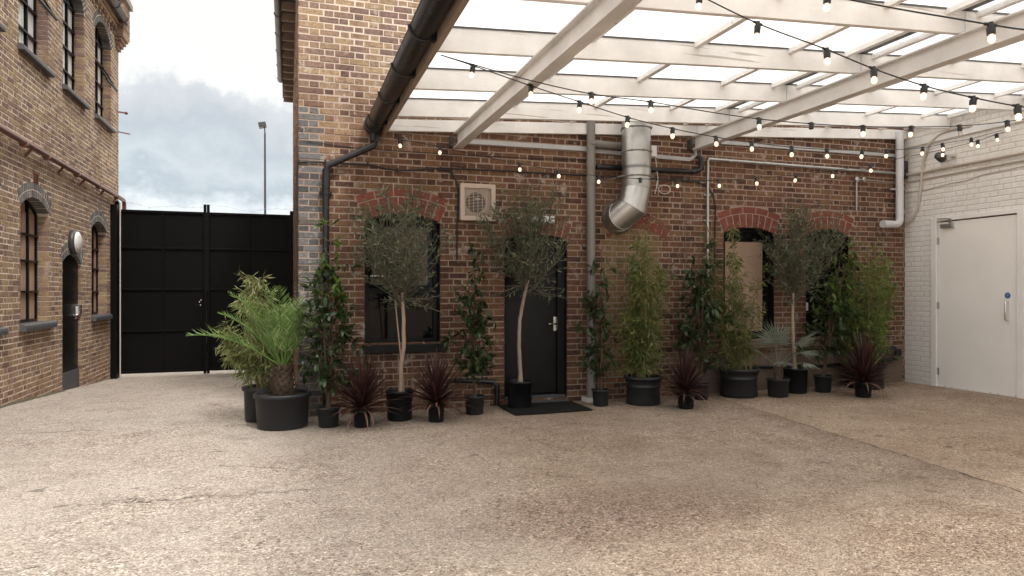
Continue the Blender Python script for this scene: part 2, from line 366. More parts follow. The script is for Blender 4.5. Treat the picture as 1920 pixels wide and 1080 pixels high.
    # aggregate: stones of several sizes
    def vor(scale):
        v = setin(N(t, 'ShaderNodeTexVoronoi'), Scale=float(scale)); t.links.new(P, v.inputs[0]); return v
    v1, v2 = vor(62), vor(130)
    cmv = N(t, 'ShaderNodeSeparateColor'); t.links.new(v1.outputs['Color'], cmv.inputs[0])
    cm2 = N(t, 'ShaderNodeSeparateColor'); t.links.new(v2.outputs['Color'], cm2.inputs[0])
    # stone tints are factors on the bed colour, so stains stay readable through them
    pal = ramp(t, [(0, (.25, .22, .2)), (.10, (.62, .58, .55)), (.3, (.95, .93, .92)), (.6, (1.1, 1.08, 1.06)), (.72, (.72, .60, .54)), (.88, (1.12, 1.10, 1.07)), (.95, (1.5, 1.53, 1.55)), (1, (1.7, 1.75, 1.8))]); t.links.new(cmv.outputs[0], pal.inputs[0])
    pal2 = ramp(t, [(0, (.35, .32, .3)), (.2, (.8, .78, .76)), (.7, (1.05, 1.04, 1.03)), (1, (1.55, 1.55, 1.55))]); t.links.new(cm2.outputs[0], pal2.inputs[0])
    wearr = ramp(t, [(.38, g3(.15)), (.60, g3(.95))]); t.links.new(noise(t, P, .8, 5, .65, .6), wearr.inputs[0])
    def mul(c_, f_, amt):
        n = N(t, 'ShaderNodeMix', data_type='RGBA', blend_type='MULTIPLY'); n.clamp_result = False
        t.links.new(c_, n.inputs[6]); t.links.new(f_, n.inputs[7])
        if isinstance(amt, float): n.inputs[0].default_value = amt
        else: t.links.new(amt, n.inputs[0])
        return n.outputs[2]
    c = mul(c, pal.outputs[0], mathn(t, 'MULTIPLY', wearr.outputs[0], .85)); c = mul(c, pal2.outputs[0], .85)
    c = mixc(t, .35, c, fine, 'OVERLAY')
    # broad brown stains; shade under the canopy painted into the colour to the right
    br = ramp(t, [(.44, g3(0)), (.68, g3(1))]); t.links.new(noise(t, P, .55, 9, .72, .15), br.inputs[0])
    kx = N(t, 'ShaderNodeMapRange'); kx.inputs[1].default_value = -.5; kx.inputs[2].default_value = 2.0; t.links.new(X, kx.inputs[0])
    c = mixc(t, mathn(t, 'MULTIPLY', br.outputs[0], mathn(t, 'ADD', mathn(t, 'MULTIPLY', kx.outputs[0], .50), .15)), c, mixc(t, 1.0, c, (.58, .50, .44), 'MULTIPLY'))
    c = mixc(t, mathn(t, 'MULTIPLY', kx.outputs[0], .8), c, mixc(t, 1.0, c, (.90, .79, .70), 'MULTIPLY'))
    # streaky scuffs
    P3 = objco(t, (1.5, 4.0, 1)); sc_ = ramp(t, [(.54, g3(0)), (.66, g3(1))]); t.links.new(noise(t, P3, 1.0, 9, .75, .1), sc_.inputs[0])
    c = mixc(t, mathn(t, 'MULTIPLY', sc_.outputs[0], .38), c, mixc(t, 1.0, c, (.60, .52, .47), 'MULTIPLY'))
    pk = ramp(t, [(.35, g3(0)), (.65, g3(1))]); t.links.new(k.outputs[0], pk.inputs[0])
    c = mixc(t, mathn(t, 'MULTIPLY', k.outputs[0], .4), c, mixc(t, 1.0, c, (.86, .80, .80), 'MULTIPLY'))
    sp2 = ramp(t, [(.34, g3(1)), (.41, g3(0))]); t.links.new(noise(t, P, 13, 6, .75, .4), sp2.inputs[0])
    c = mixc(t, mathn(t, 'MULTIPLY', sp2.outputs[0], .6), c, (.10, .072, .058))
    sp3 = ramp(t, [(.30, g3(1)), (.335, g3(0))]); t.links.new(noise(t, P, 4.3, 4, .6, .5), sp3.inputs[0])
    c = mixc(t, mathn(t, 'MULTIPLY', sp3.outputs[0], .55), c, (.09, .07, .06))
    c = mixc(t, cr, c, (.035, .025, .02))
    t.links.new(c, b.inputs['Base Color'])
    h = mathn(t, 'ADD', mathn(t, 'MULTIPLY', v1.outputs['Distance'], -.5), mathn(t, 'MULTIPLY', fine, .8))
    h = mathn(t, 'ADD', h, mathn(t, 'MULTIPLY', noise(t, P, 9, 5, .7), 1.4)); h = mathn(t, 'SUBTRACT', h, mathn(t, 'MULTIPLY', cr, 2.0))
    bump(t, b, h, 1.0, .03)
    return m
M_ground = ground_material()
def build_ground():
    def axis(lo, a, b, hi, st):
        out = []; x = a
        while x <= b+1e-6: out.append(x); x += st
        s = st; x = a
        while x > lo: s *= 1.6; x = max(lo, x-s); out.insert(0, x)
        s = st; x = b
        while x < hi: s *= 1.6; x = min(hi, x+s); out.append(x)
        return out
    xs = axis(-400, -4, 10, 400, .18); ys = axis(-400, 1.2, 19.2, 600, .18)
    mb = MB(); vs = []
    from mathutils import noise as mn
    for y in ys:
        for x in xs:
            w = .008*mn.noise(Vector((x*.55, y*.55, 0))) + .004*mn.noise(Vector((x*2, y*2, 3))) if abs(x) < 12 and 0 < y < 20 else 0
            vs.append((x, y, gz(x, y)+w))
    nx = len(xs)
    mb.add(vs, [(j*nx+i, j*nx+i+1, (j+1)*nx+i+1, (j+1)*nx+i) for j in range(len(ys)-1) for i in range(nx-1)], 0, True)
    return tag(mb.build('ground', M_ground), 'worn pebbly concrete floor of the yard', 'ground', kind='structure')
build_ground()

# ------------------------------------------------------------------ brick walls, brick by brick
CH = .075
class Op:      # an opening with a segmental head
    def __init__(s, a, b, zb, zs, rise, T=.0, blind=False):
        s.a, s.b, s.zb, s.zs, s.rise, s.T, s.blind = a, b, zb, zs, rise, T, blind
        s.w = b-a; s.c = (a+b)/2
        if rise > 0:
            s.R = (s.w*s.w/4+rise*rise)/(2*rise); s.cz = zs+rise-s.R; s.phi = math.asin(s.w/2/s.R)
    def hole(s, z):
        if s.zb < z <= s.zs: return (s.a, s.b)
        if s.rise > 0 and s.zs < z < s.zs+s.rise:
            h = sqrt(max(0, s.R**2-(z-s.cz)**2)); return (s.c-h, s.c+h)
    def cut(s, z):
        if z <= s.zs or s.T <= 0: return s.hole(z)
        if s.rise > 0:
            q = (s.R+s.T)**2-(z-s.cz)**2
            if q <= 0: return None
            h = min((z-s.cz)*math.tan(s.phi)+.004, sqrt(q)); return (s.c-h, s.c+h)
def free(u0, u1, cuts):
    segs = [(u0, u1)]
    for (a, b) in cuts:
        out = []
        for (p, q) in segs:
            if b <= p or a >= q: out.append((p, q)); continue
            if a > p: out.append((p, a))
            if b < q: out.append((b, q))
        segs = out
    return segs
def frame(kind):
    if kind == 'back': return lambda u, z, d: (u, 8.1-d, z)
    if kind == 'left': return lambda u, z, d: (-3.41+d, u, z)
    if kind == 'right': return lambda u, z, d: (9.02-d, u, z)
    if kind == 'side': return lambda u, z, d: (.114-d, u, z)
    if kind == 'end': return lambda u, z, d: (u, 16.32+d, z)
def brick_wall(F, u0, u1, z0, z1, ops, core=.24, proud=.002, jit=.0035, topf=None, quoin=None, seed=1, rg=None, md=-.004):
    rd = random.Random(seed); mb = MB(); k0 = int(math.floor(z0/CH)); k1 = int(math.ceil(z1/CH))
    per = .3375
    for k in range(k0, k1):
        za = k*CH; zc = za+CH/2
        ue = u1 if topf is None else topf(zc, u1)
        if ue <= u0: continue
        cuts = [c for c in (o.cut(zc) for o in ops) if c]
        holes = [c for c in (o.hole(zc) for o in ops if not o.blind) if c]
        # mortar bed (three strips so that it follows the arches)
        for q in range(3):
            a = za+q*CH/3; hz = [(c[0]-.007, c[1]+.007) for c in (o.hole(a+CH/6-(.012 if a > o.zs else 0)) for o in ops) if c]
            for (p, r) in free(u0, ue, hz):
                mb.add([F(p, a, md), F(r, a, md), F(r, a+CH/3, md), F(p, a+CH/3, md),
                        F(p, a, -core), F(r, a, -core), F(r, a+CH/3, -core), F(p, a+CH/3, -core)],
                       [(0, 1, 2, 3), (5, 4, 7, 6), (4, 0, 3, 7), (1, 5, 6, 2)]+([(3, 2, 6, 7)] if q == 2 or hz else [])+([(4, 5, 1, 0)] if q == 0 or hz else []), 1)
        segs = free(u0, ue, cuts)
        def put(a, b, m):
            if b-a < .018: return
            dj = proud+rd.uniform(-jit, jit); e = .004
            y0 = za+.006+rd.uniform(-.0015, .0015); y1 = za+CH-.006+rd.uniform(-.0015, .0015)
            deep = .012
            for (ha, hb) in cuts:
                if abs(a-hb) < .012 or abs(b-ha) < .012: deep = core-.01
            if abs(a-u0) < .012 or abs(b-ue) < .012: deep = .10
            w = lambda: rd.uniform(-.0016, .0016)
            fr = [F(a+e+w(), y0+e+w(), dj), F(b-e+w(), y0+e+w(), dj), F(b-e+w(), y1-e+w(), dj), F(a+e+w(), y1-e+w(), dj)]
            o1 = [F(a, y0, dj-e), F(b, y0, dj-e), F(b, y1, dj-e), F(a, y1, dj-e)]
            o2 = [F(a, y0, -deep), F(b, y0, -deep), F(b, y1, -deep), F(a, y1, -deep)]
            mb.add(fr+o1+o2, [(0, 1, 2, 3), (4, 5, 1, 0), (5, 6, 2, 1), (6, 7, 3, 2), (7, 4, 0, 3), (8, 9, 5, 4), (9, 10, 6, 5), (10, 11, 7, 6), (11, 8, 4, 7)], m)
        sh = (k % 2)*per/2+rd.uniform(-.006, .006)
        i = int(math.floor((u0-sh)/per))-1; x = i*per+sh; lst = [[] for _ in segs]
        while x < ue:
            for L in (.2275, .11):
                a, b = x+.0058+rd.uniform(-.003, .003), x+L-.0058+rd.uniform(-.003, .003); x += L
                for si, (p, r) in enumerate(segs):
                    pa, pb = max(a, p), min(b, r)
                    if pb > pa: lst[si].append([pa, pb])
        for (p, r), L_ in zip(segs, lst):
            if not L_: continue
            if len(L_) > 1 and L_[0][1]-L_[0][0] < .05: L_[1][0] = L_[0][0]; L_.pop(0)
            if len(L_) > 1 and L_[-1][1]-L_[-1][0] < .05: L_[-2][1] = L_[-1][1]; L_.pop()
            L_[0][0] = p; L_[-1][1] = r
            for pa, pb in L_: put(pa, pb, rg(pa, pb, zc, k, rd) if rg else 0)
    return mb
def arch_ring(mb, F, o, rings, m, proud=.003, soff=.012, rd=random.Random(5)):
    """voussoirs round the head of an opening"""
    for (r0, r1, size) in rings:
        n = max(3, int(round(2*o.phi*(o.R+r0)/size)))
        for i in range(n):
            a0 = -o.phi+2*o.phi*i/n; a1 = -o.phi+2*o.phi*(i+1)/n; g = .0065/(o.R+r0)
            a0 += g; a1 -= g; dj = proud+rd.uniform(-.002, .002)
            P = lambda a, r, d: F(o.c+(o.R+r)*sin(a), o.cz+(o.R+r)*cos(a), d)
            e = .004; ea = e/(o.R+r0)
            fr = [P(a0+ea, r0+.004+e, dj), P(a1-ea, r0+.004+e, dj), P(a1-ea, r1-.004-e, dj), P(a0+ea, r1-.004-e, dj)]
            q1 = [P(a0, r0+.004, dj-e), P(a1, r0+.004, dj-e), P(a1, r1-.004, dj-e), P(a0, r1-.004, dj-e)]
            q2 = [P(a0, r0+.004, -.2), P(a1, r0+.004, -.2), P(a1, r1-.004, -.012), P(a0, r1-.004, -.012)]
            mb.add(fr+q1+q2, [(0, 1, 2, 3), (4, 5, 1, 0), (5, 6, 2, 1), (6, 7, 3, 2), (7, 4, 0, 3), (8, 9, 5, 4), (9, 10, 6, 5), (10, 11, 7, 6), (11, 8, 4, 7)], m)
def arch_poly(o, inset=0.0, n=14, zb=None):
    """outline of an opening, anticlockwise from bottom left"""
    zb = o.zb if zb is None else zb
    pts = [(o.a+inset, zb+inset), (o.b-inset, zb+inset)]
    if o.rise > 0:
        R = o.R-inset; ph = math.asin(max(-1, min(1, (o.w/2-inset)/R)))
        for i in range(n+1):
            a = ph-2*ph*i/n; pts.append((o.c+R*sin(a), o.cz+R*cos(a)))
    else: pts += [(o.b-inset, o.zs-inset), (o.a+inset, o.zs-inset)]
    return pts
def slab(mb, F, pts, d0, d1, m=0):
    n = len(pts); vs = [F(u, z, d1) for u, z in pts]+[F(u, z, d0) for u, z in pts]
    mb.add(vs, [tuple(range(n)), tuple(range(2*n-1, n-1, -1))]+[(i, i+n, (i+1) % n+n, (i+1) % n) for i in range(n)], m)
def rim(mb, F, outer, inner, d0, d1, m=0):
    n = len(outer)
    vs = [F(u, z, d1) for u, z in outer]+[F(u, z, d1) for u, z in inner]+[F(u, z, d0) for u, z in outer]+[F(u, z, d0) for u, z in inner]
    fs = []
    for i in range(n):
        j = (i+1) % n
        fs += [(i, j, n+j, n+i), (2*n+i, 3*n+i, 3*n+j, 2*n+j), (i, 2*n+i, 2*n+j, j), (n+i, n+j, 3*n+j, 3*n+i)]
    mb.add(vs, fs, m)
def fbox(mb, F, u0, u1, z0, z1, d0, d1, m=0):
    slab(mb, F, [(u0, z0), (u1, z0), (u1, z1), (u0, z1)], d0, d1, m)

# ---- left building
FL = frame('left')
UP = [Op(a, b, 4.73, 6.30, .32, .23) for (a, b) in ((6.9, 8.08), (8.79, 9.97), (10.69, 11.87), (12.57, 13.76), (14.475, 15.68))]
LW = [Op(a, b, .985, 2.575, .17, .23) for (a, b) in ((6.95, 8.10), (8.84, 10.00), (10.75, 11.91), (14.25, 15.34))]
DO = Op(12.55, 13.61, -.6, 1.89, .15, .23)
left = thing('brick_building', 'tall yellow stock brick building with two rows of arched windows left of the gate', 'building', (-3.41, 13.0, gz(-3.4, 13)))
LTOP = 7.02
def rgL(a, b, z, k, rd):
    return 2 if (abs(z-4.99) < 0 ) else 0
mbL = brick_wall(FL, 5.2, 16.32, -.55, LTOP, UP+LW+[DO], seed=3, md=-.0008, proud=.002, jit=.0028)
# dentil course below the eaves and plain courses above it
for i in range(int((16.3-5.2)/.225)):
    u = 5.25+i*.225
    fbox(mbL, FL, u, u+.108, 6.80, 6.86, -.01, .052, 0)
    fbox(mbL, FL, u, u+.108, 6.725, 6.785, -.01, .028, 0)
fbox(mbL, FL, 5.2, 16.32, 6.868, 6.935, -.01, .056, 0); fbox(mbL, FL, 5.2, 16.32, 6.945, 7.015, -.01, .085, 0)
mbL.box(-9.5, -3.66, 5.2, 16.30, -.6, LTOP, 3)
# end wall face
mbE = brick_wall(frame('end'), -9.5, -3.41, -.6, LTOP, [], core=.02, seed=8); mbL.v, base = mbL.v, len(mbL.v)
for f, m_ in zip(mbE.f, mbE.m): mbL.f.append([i+base for i in f]); mbL.m.append(m_); mbL.s.append(False)
mbL.v.extend(mbE.v)
mbL.build('wall', [M_brickL, M_mortL, M_blue, M_dark], left)
for o in UP+LW+[DO]:
    mb = MB(); arch_ring(mb, FL, o, [(0, .112, .075), (.116, .228, .075)] , 0)
    # thin mortar backing between the voussoirs
    mb.build('arch', M_greybr, left)
def sill(mb, F, a, b, z, proj, h, n, hang=0):
    for i in range(n):
        u0 = a+(b-a)*i/n+.002; u1 = a+(b-a)*(i+1)/n-.002
        prof = [(-.10, z), (proj*.55, z-.006), (proj*.9, z-.022), (proj, z-.05), (proj*.98, z-h), (-.10, z-h)]
        vs = [F(u0, zz, d) for d, zz in prof]+[F(u1, zz, d) for d, zz in prof]; k = len(prof)
        mb.add(vs, [tuple(range(k)), tuple(range(2*k-1, k-1, -1))]+[(q, (q+1) % k, (q+1) % k+k, q+k) for q in range(k)], 0)
def steel_window(o, cols, rows, sillz, lower, parent, vent=None):
    mb = MB(); D0 = -.16
    rim(mb, FL, arch_poly(o), arch_poly(o, .035), D0-.03, D0+.01)
    for i in range(1, cols):
        u = o.a+o.w*i/cols; fbox(mb, FL, u-.022, u+.022, o.zb+.01, o.zs+o.rise*.7, D0-.028, D0+.018)
    for z in rows: fbox(mb, FL, o.a+.02, o.b-.02, z-.014, z+.014, D0-.025, D0+.03)
    w = mb.build('window', M_black, parent)
    g = MB(); pts = arch_poly(o, .03); slab(g, FL, pts, D0-.03, D0-.022)
    g.build('pane', M_board if lower else M_glassl, w)
    if lower and cols == 3:
        c = MB()
        for i in range(6):
            u = o.a+.06+i*(o.w-.12)/6; fbox(c, FL, u, u+(o.w-.12)/6-.012, o.zb+.04, o.zs-.02, D0-.022, D0-.010+.002*(i % 2))
        c.build('timber_backing', M_board, w)
    if not lower:
        c = MB()
        for i in range(cols):
            for q in range(7):
                u = o.a+o.w*i/cols+.05+q*.042
                if u+.03 < o.a+o.w*(i+1)/cols-.03: fbox(c, FL, u, u+.03, o.zb+.06, o.zs-.0, D0-.019+.002*(q % 2), D0-.012+.002*(q % 2))
        c.build('blind', M_white, w)
    s = MB(); sill(s, FL, o.a-.05, o.b+.10 if lower else o.b+.06, sillz, .085, .085 if not lower else .10, 13); s.build('sill', M_sillb, w)
    if vent:
        v = MB(); z0, z1, out = vent
        a0, b0 = o.a+.30, o.b-.06
        M = lambda u, z, t: FL(u, z, D0+.03+t)
        v.bar(M(a0, z0, out), M(b0, z0, out), .03, .03); v.bar(M(a0, z1, .0), M(b0, z1, .0), .03, .03)
        v.bar(M(a0, z0, out), M(a0, z1, 0), .025, .025); v.bar(M(b0, z0, out), M(b0, z1, 0), .025, .025)
        v.build('open_sash', M_black, w)
for i, o in enumerate(UP): steel_window(o, 3, [5.12, 5.52, 5.92, 6.30], 4.73, False, left, (5.12+.36, 5.92, .26) if i in (2, 4) else None)
for o in LW: steel_window(o, 3, [1.42, 1.86, 2.24], .985, True, left)
d = MB(); slab(d, FL, arch_poly(DO, .0, zb=.10), -.10, -.055); dr = d.build('door', M_black, left)
d = MB(); fbox(d, FL, DO.a, DO.b, -.5, .095, -.10, -.035); d.build('kick_step', M_slate, dr)
for z in (.3, 1.0, 1.75):
    d = MB(); fbox(d, FL, DO.a+.02, DO.a+.05, z-.05, z+.05, -.055, -.045); d.build('hinge', M_galv, dr)
d = MB(); fbox(d, FL, 13.44, 13.54, .95, 1.17, -.055, -.045); d.tube([FL(13.49, 1.02, -.05), FL(13.49, 1.02, .0), FL(13.38, 1.02, .0)], .011, 8)
d.box(-3.465, -3.405, 13.52, 13.60, 1.03, 1.20); d.build('handle', M_chrome, dr, bevel=.003)
d = MB(); d.box(-9.6, -3.2, 5.2, 16.2, LTOP+.005, LTOP+.06); d.build('roof', M_slate, left)
# airbricks
for (u, z, m_) in ((11.34, 3.03, M_arch), (14.82, 3.05, M_stone)):
    d = MB(); fbox(d, FL, u-.10, u+.10, z-.07, z+.07, -.005, .004)
    for q in range(4): fbox(d, FL, u-.09, u+.09, z-.055+q*.033, z-.040+q*.033, .003, .009)
    d.build('air_brick', m_, left)
# parapet kneeler at the far corner
d = MB()
for i, (dz, pr) in enumerate(((0, .04), (.075, .08), (.15, .12), (.225, .155))): d.box(-3.75, -3.41+pr, 16.05-.02*i, 16.34+pr, 6.50+dz, 6.57+dz)
for k in range(9): d.box(-3.75, -3.24+random.uniform(-.004, .004), 15.98, 16.56, 6.80+k*.075, 6.868+k*.075)
d.box(-3.74, -3.25, 15.99, 16.55, 6.78, 7.48, 1)
d.box(-3.80, -3.19, 15.92, 16.62, 7.48, 7.60, 2); d.box(-3.76, -3.215, 15.95, 16.58, 7.60, 7.66, 2)
d.build('corner_pier', [M_brickL, M_mortL, M_stone], left, bevel=.004)
# corner brackets seen against the sky
d = MB(); d.bar((-3.42, 16.3, 5.22), (-3.28, 16.36, 5.22), .03, .03); d.ball((-3.27, 16.36, 5.22), .035, 6)
d.build('wall_bracket', M_copper, left)
d = MB(); d.bar((-3.42, 16.3, 4.80), (-3.20, 16.38, 4.78), .03, .02); d.build('wall_bracket', M_copper, left)
# moss at the foot
# eaves gutter
gut = MB()
def half_pipe(mb, p, q, r, m=0, th=.006, n=12):
    vs = []
    p, q = Vector(p), Vector(q); t = (q-p).normalized(); a = t.cross(Vector((0, 0, 1))).normalized()
    for P in (p, q):
        for rr in (r, r-th):
            for j in range(n+1):
                an = pi*j/n; vs.append(P+a*cos(an)*rr-Vector((0, 0, 1))*sin(an)*rr)
    k = n+1; fs = []
    for j in range(n):
        fs += [(j, j+1, 2*k+j+1, 2*k+j), (k+j, 3*k+j, 3*k+j+1, k+j+1)]
    fs += [(0, k, 3*k, 2*k), (n, 2*k+n, 3*k+n, k+n)]
    mb.add(vs, fs, m, True)
    mb.add(vs[:k]+vs[k:2*k], [(j, j+1, k+j+1, k+j) for j in range(n)], m)
    mb.add(vs[:k], [tuple(range(k))], m); mb.add(vs[2*k:3*k], [tuple(range(k))], m)
half_pipe(gut, (-3.24, 5.2, 7.13), (-3.24, 15.95, 7.09), .09)
for y in (7, 9, 11, 12.5, 14, 15.2, 15.93): gut.tube([(-3.24+.097*cos(a), y, 7.10-.097*sin(a)) for a in [pi*i/10 for i in range(11)]], .012, 6)
g = gut.build('gutter', M_guttg, left)
# pipe along the wall
pp = MB(); zP = 3.40
pp.tube([(-3.33, 5.2, 3.44), (-3.33, 16.30, 3.375), (-3.33, 16.42, 3.36), (-3.33, 16.46, 3.30), (-3.33, 16.47, 3.16)], .042, 12)
for y in (8.6, 10.6, 11.5, 13.0, 14.35, 15.75): pp.tube([(-3.33, y, 3.42-.0006*y*6), (-3.33, y+.05, 3.42-.0006*y*6)], .052, 12)
for y in (8.1, 10.9, 12.3, 13.5, 14.8, 15.85): pp.bar((-3.41, y, 3.26), (-3.33, y, 3.36), .03, .03)
o = pp.build('wall_pipe', M_copper); tag(o, 'brown oxidised pipe running the length of the left brick wall', 'pipe'); origin_to(o, (-3.33, 10.7, 3.4))
# bulkhead lamp
lamp = thing('bulkhead_light', 'round white bulkhead light above the narrow black door on the left wall', 'wall light', FL(13.03, 2.24, 0))
MX = Matrix.Rotation(pi/2, 3, 'Y')
mb = MB(); mb.lathe(FL(13.03, 2.24, 0), [(.001, 0), (.20, 0), (.205, .05), (.19, .085), (.001, .085)], 28, 0, MX); mb.build('housing', M_guttg, lamp)
mb = MB(); mb.lathe(FL(13.03, 2.24, .086), [(.178, 0), (.17, .02), (.12, .045), (.001, .055)], 28, 0, MX); mb.build('diffuser', M_white, lamp)
# sloping mossy edge at the wall foot
mb = MB()
for i in range(60):
    y = 6.6+i*.1; z = gz(-3.4, y); h = .02+.02*random.random(); w = .02+.03*random.random()
    mb.add([(-3.415, y, z+h), (-3.41+w, y, z-.004), (-3.41+w, y+.1, z-.004), (-3.415, y+.1, z+h)], [(0, 1, 2, 3)])
tag(mb.build('moss', M_green), 'thin strip of moss along the foot of the left wall', 'moss', kind='stuff')

# ---- right-hand workshop building (the one the plants stand against)
FB = frame('back'); FS = frame('side'); FR = frame('right')
shop = thing('brick_workshop', 'sooty brick workshop with red arched openings behind the potted plants', 'building', (4.5, 8.1, 0))
OA = Op(.851, 1.743, .80, 2.25, .09, .31)
OB = Op(2.56, 3.40, .06, 2.075, .07, .24)
OC = Op(3.98, 4.83, .33, 2.12, .13, .21, blind=True)
OD = Op(5.756, 6.604, .75, 2.24, .085, .30)
OE = Op(7.16, 7.935, .75, 2.25, .08, .29)
XT = 1.545
def topf(z, u1): return u1 if z < 4.25 else XT
def rgB(a, b, z, k, rd):
    if z < 3.56 and a < .114+(.30 if k % 2 else .17)-.02 and b < .114+.42: return 2
    if OC.a < (a+b)/2 < OC.b and OC.zb < z < OC.zs+.1: return 3
    if 5.15 < (a+b)/2 < 5.5 and rd.random() < .0: return 1
    return 0
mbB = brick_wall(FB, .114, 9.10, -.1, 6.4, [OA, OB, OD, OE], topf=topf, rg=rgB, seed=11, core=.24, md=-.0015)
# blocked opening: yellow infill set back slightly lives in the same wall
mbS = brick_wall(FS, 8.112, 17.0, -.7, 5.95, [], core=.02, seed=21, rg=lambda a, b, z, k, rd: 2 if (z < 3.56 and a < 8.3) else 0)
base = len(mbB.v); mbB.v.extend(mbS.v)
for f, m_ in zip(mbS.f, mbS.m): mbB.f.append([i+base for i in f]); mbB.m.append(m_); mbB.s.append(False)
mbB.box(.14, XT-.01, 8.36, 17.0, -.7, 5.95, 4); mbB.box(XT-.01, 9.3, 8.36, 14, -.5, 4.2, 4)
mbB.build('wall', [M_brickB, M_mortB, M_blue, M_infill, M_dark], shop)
def ring_part(o, rings):
    mb = MB(); arch_ring(mb, FB, o, rings, 0); return mb.build('arch', M_arch, shop)
ring_part(OA, [(0, .205, .098), (.212, .305, .20)]); ring_part(OB, [(0, .225, .09)])
ring_part(OC, [(0, .205, .09)]); ring_part(OD, [(0, .195, .098), (.20, .295, .21)]); ring_part(OE, [(0, .19, .098), (.196, .285, .21)])
# roof, eaves and gutter on the side wall
mb = MB()
# low-pitched slate roof falling to the yard side
mb.add([(-.12, 8.02, 6.02), (-.12, 17.1, 6.02), (4.5, 17.1, 7.9), (4.5, 8.02, 7.9), (-.12, 8.02, 6.10), (-.12, 17.1, 6.10), (4.5, 17.1, 7.98), (4.5, 8.02, 7.98)],
       [(0, 1, 2, 3), (7, 6, 5, 4), (0, 4, 5, 1), (3, 2, 6, 7), (0, 3, 7, 4), (1, 5, 6, 2)])
rf = mb.build('roof', M_slate, shop)
rf.data.clear_geometry()   # replaced below by a roof that ends with the tall part
mb = MB(); mb.box(-.12, XT+.05, 8.0, 17.1, 6.42, 6.50)
mb.add([(-.12, 8.0, 6.02), (-.12, 17.1, 6.02), (XT, 17.1, 6.40), (XT, 8.0, 6.40), (-.12, 8.0, 6.10), (-.12, 17.1, 6.10), (XT, 17.1, 6.48), (XT, 8.0, 6.48)],
       [(0, 1, 2, 3), (7, 6, 5, 4), (0, 4, 5, 1), (3, 2, 6, 7), (0, 3, 7, 4), (1, 5, 6, 2)])
bpy.data.objects.remove(rf); rf = mb.build('roof', M_slate, shop)
for i in range(20): y = 8.2+i*.46; mb = MB(); mb.box(-.10, .13, y, y+.06, 5.90, 6.03); mb.build('rafter_foot', M_fascia, rf)
gt = MB(); half_pipe(gt, (-.15, 8.0, 6.03), (-.15, 15.6, 6.0), .062)
for i in range(9): y = 8.3+i*.9; gt.tube([(-.15+.068*cos(a), y, 6.02-.068*sin(a)) for a in [pi*i/8 for i in range(9)]], .01, 6)
gt.build('gutter', M_guttg, rf)
# window A
def black_window(o, D0, parts):
    mb = MB(); rim(mb, FB, arch_poly(o), arch_poly(o, .055), D0-.04, D0+.03)
    for (u0, u1, z0, z1) in parts: fbox(mb, FB, u0, u1, z0, z1, D0-.035, D0+.025)
    w = mb.build('window', M_black, shop, bevel=.003)
    g = MB(); slab(g, FB, arch_poly(o, .05), D0-.02, D0-.012); g.build('pane', M_glassd, w)
    r = MB(); rim(r, FB, arch_poly(o), arch_poly(o, .006), D0+.03, -.012); r.build('reveal_lining', M_black, w)
    return w
wA = black_window(OA, -.15, [(OA.a+.05, OA.b-.05, 1.40, 1.46)])
mb = MB(); fbox(mb, FB, OA.a-.04, OA.b+.06, .70, .797, -.10, .07); mb.build('sill', M_black, wA, bevel=.006)
mb = MB(); fbox(mb, FB, OA.a+.10, OA.b-.12, 1.50, 2.20, -.162, -.160); mb.build('inner_board', M_inner, wA)
mb = MB(); fbox(mb, FB, OA.a+.08, OA.a+.40, 1.60, 1.615, -.175, -.10); mb.build('shelf_edge', M_white, wA)
wD = black_window(OD, -.15, [(OD.a+.05, OD.b-.05, .80, .86)])
mb = MB(); fbox(mb, FB, OD.a+.12, OD.b-.10, .86, 2.13, -.155, -.135); mb.build('board', M_board, wD)
wE = black_window(OE, -.15, [(OE.a+.05, OE.b-.05, 1.48, 1.53)])
mb = MB(); fbox(mb, FB, 7.12+.06, 7.12+.19, 1.14, 1.26, -.135, -.128); mb.build('notice', M_white, wE)
mb = MB(); fbox(mb, FB, OD.a-.05, OD.b+.05, .62, .745, -.10, .05); mb.build('sill', M_concr, wD, bevel=.01)
mb = MB(); fbox(mb, FB, OE.a-.05, OE.b+.05, .62, .745, -.10, .05); mb.build('sill', M_concr, wE, bevel=.01)
# door B
mb = MB(); rim(mb, FB, arch_poly(OB, zb=.0), arch_poly(OB, .045, zb=.0), -.16, -.05); rim(mb, FB, arch_poly(OB, zb=.0), arch_poly(OB, .008, zb=.0), -.06, -.012)
mb.box(3.295, 3.37, 8.16, 8.24, .1, 2.05)
dB = mb.build('door', M_black, shop, bevel=.004)
mb = MB(); slab(mb, FB, [(2.60, .12), (3.30, .12), (3.30, 2.07), (2.60, 2.07)], -.15, -.11); lf = mb.build('leaf', M_black, dB, bevel=.004)
mb = MB(); fbox(mb, FB, 2.57, 3.39, -.05, .10, -.22, -.03); fbox(mb, FB, 2.57, 3.39, -.05, .045, -.03, .04); mb.build('threshold', M_slate, dB, bevel=.006)
hp = onY(8.19, 1041, 607)
mb = MB(); mb.box(hp.x-.022, hp.x+.022, 8.195, 8.208, hp.z-.09, hp.z+.09); mb.tube([(hp.x, 8.2, hp.z+.0), (hp.x, 8.14, hp.z+.0), (hp.x-.11, 8.14, hp.z)], .011, 10); mb.build('handle', M_chrome, dB)
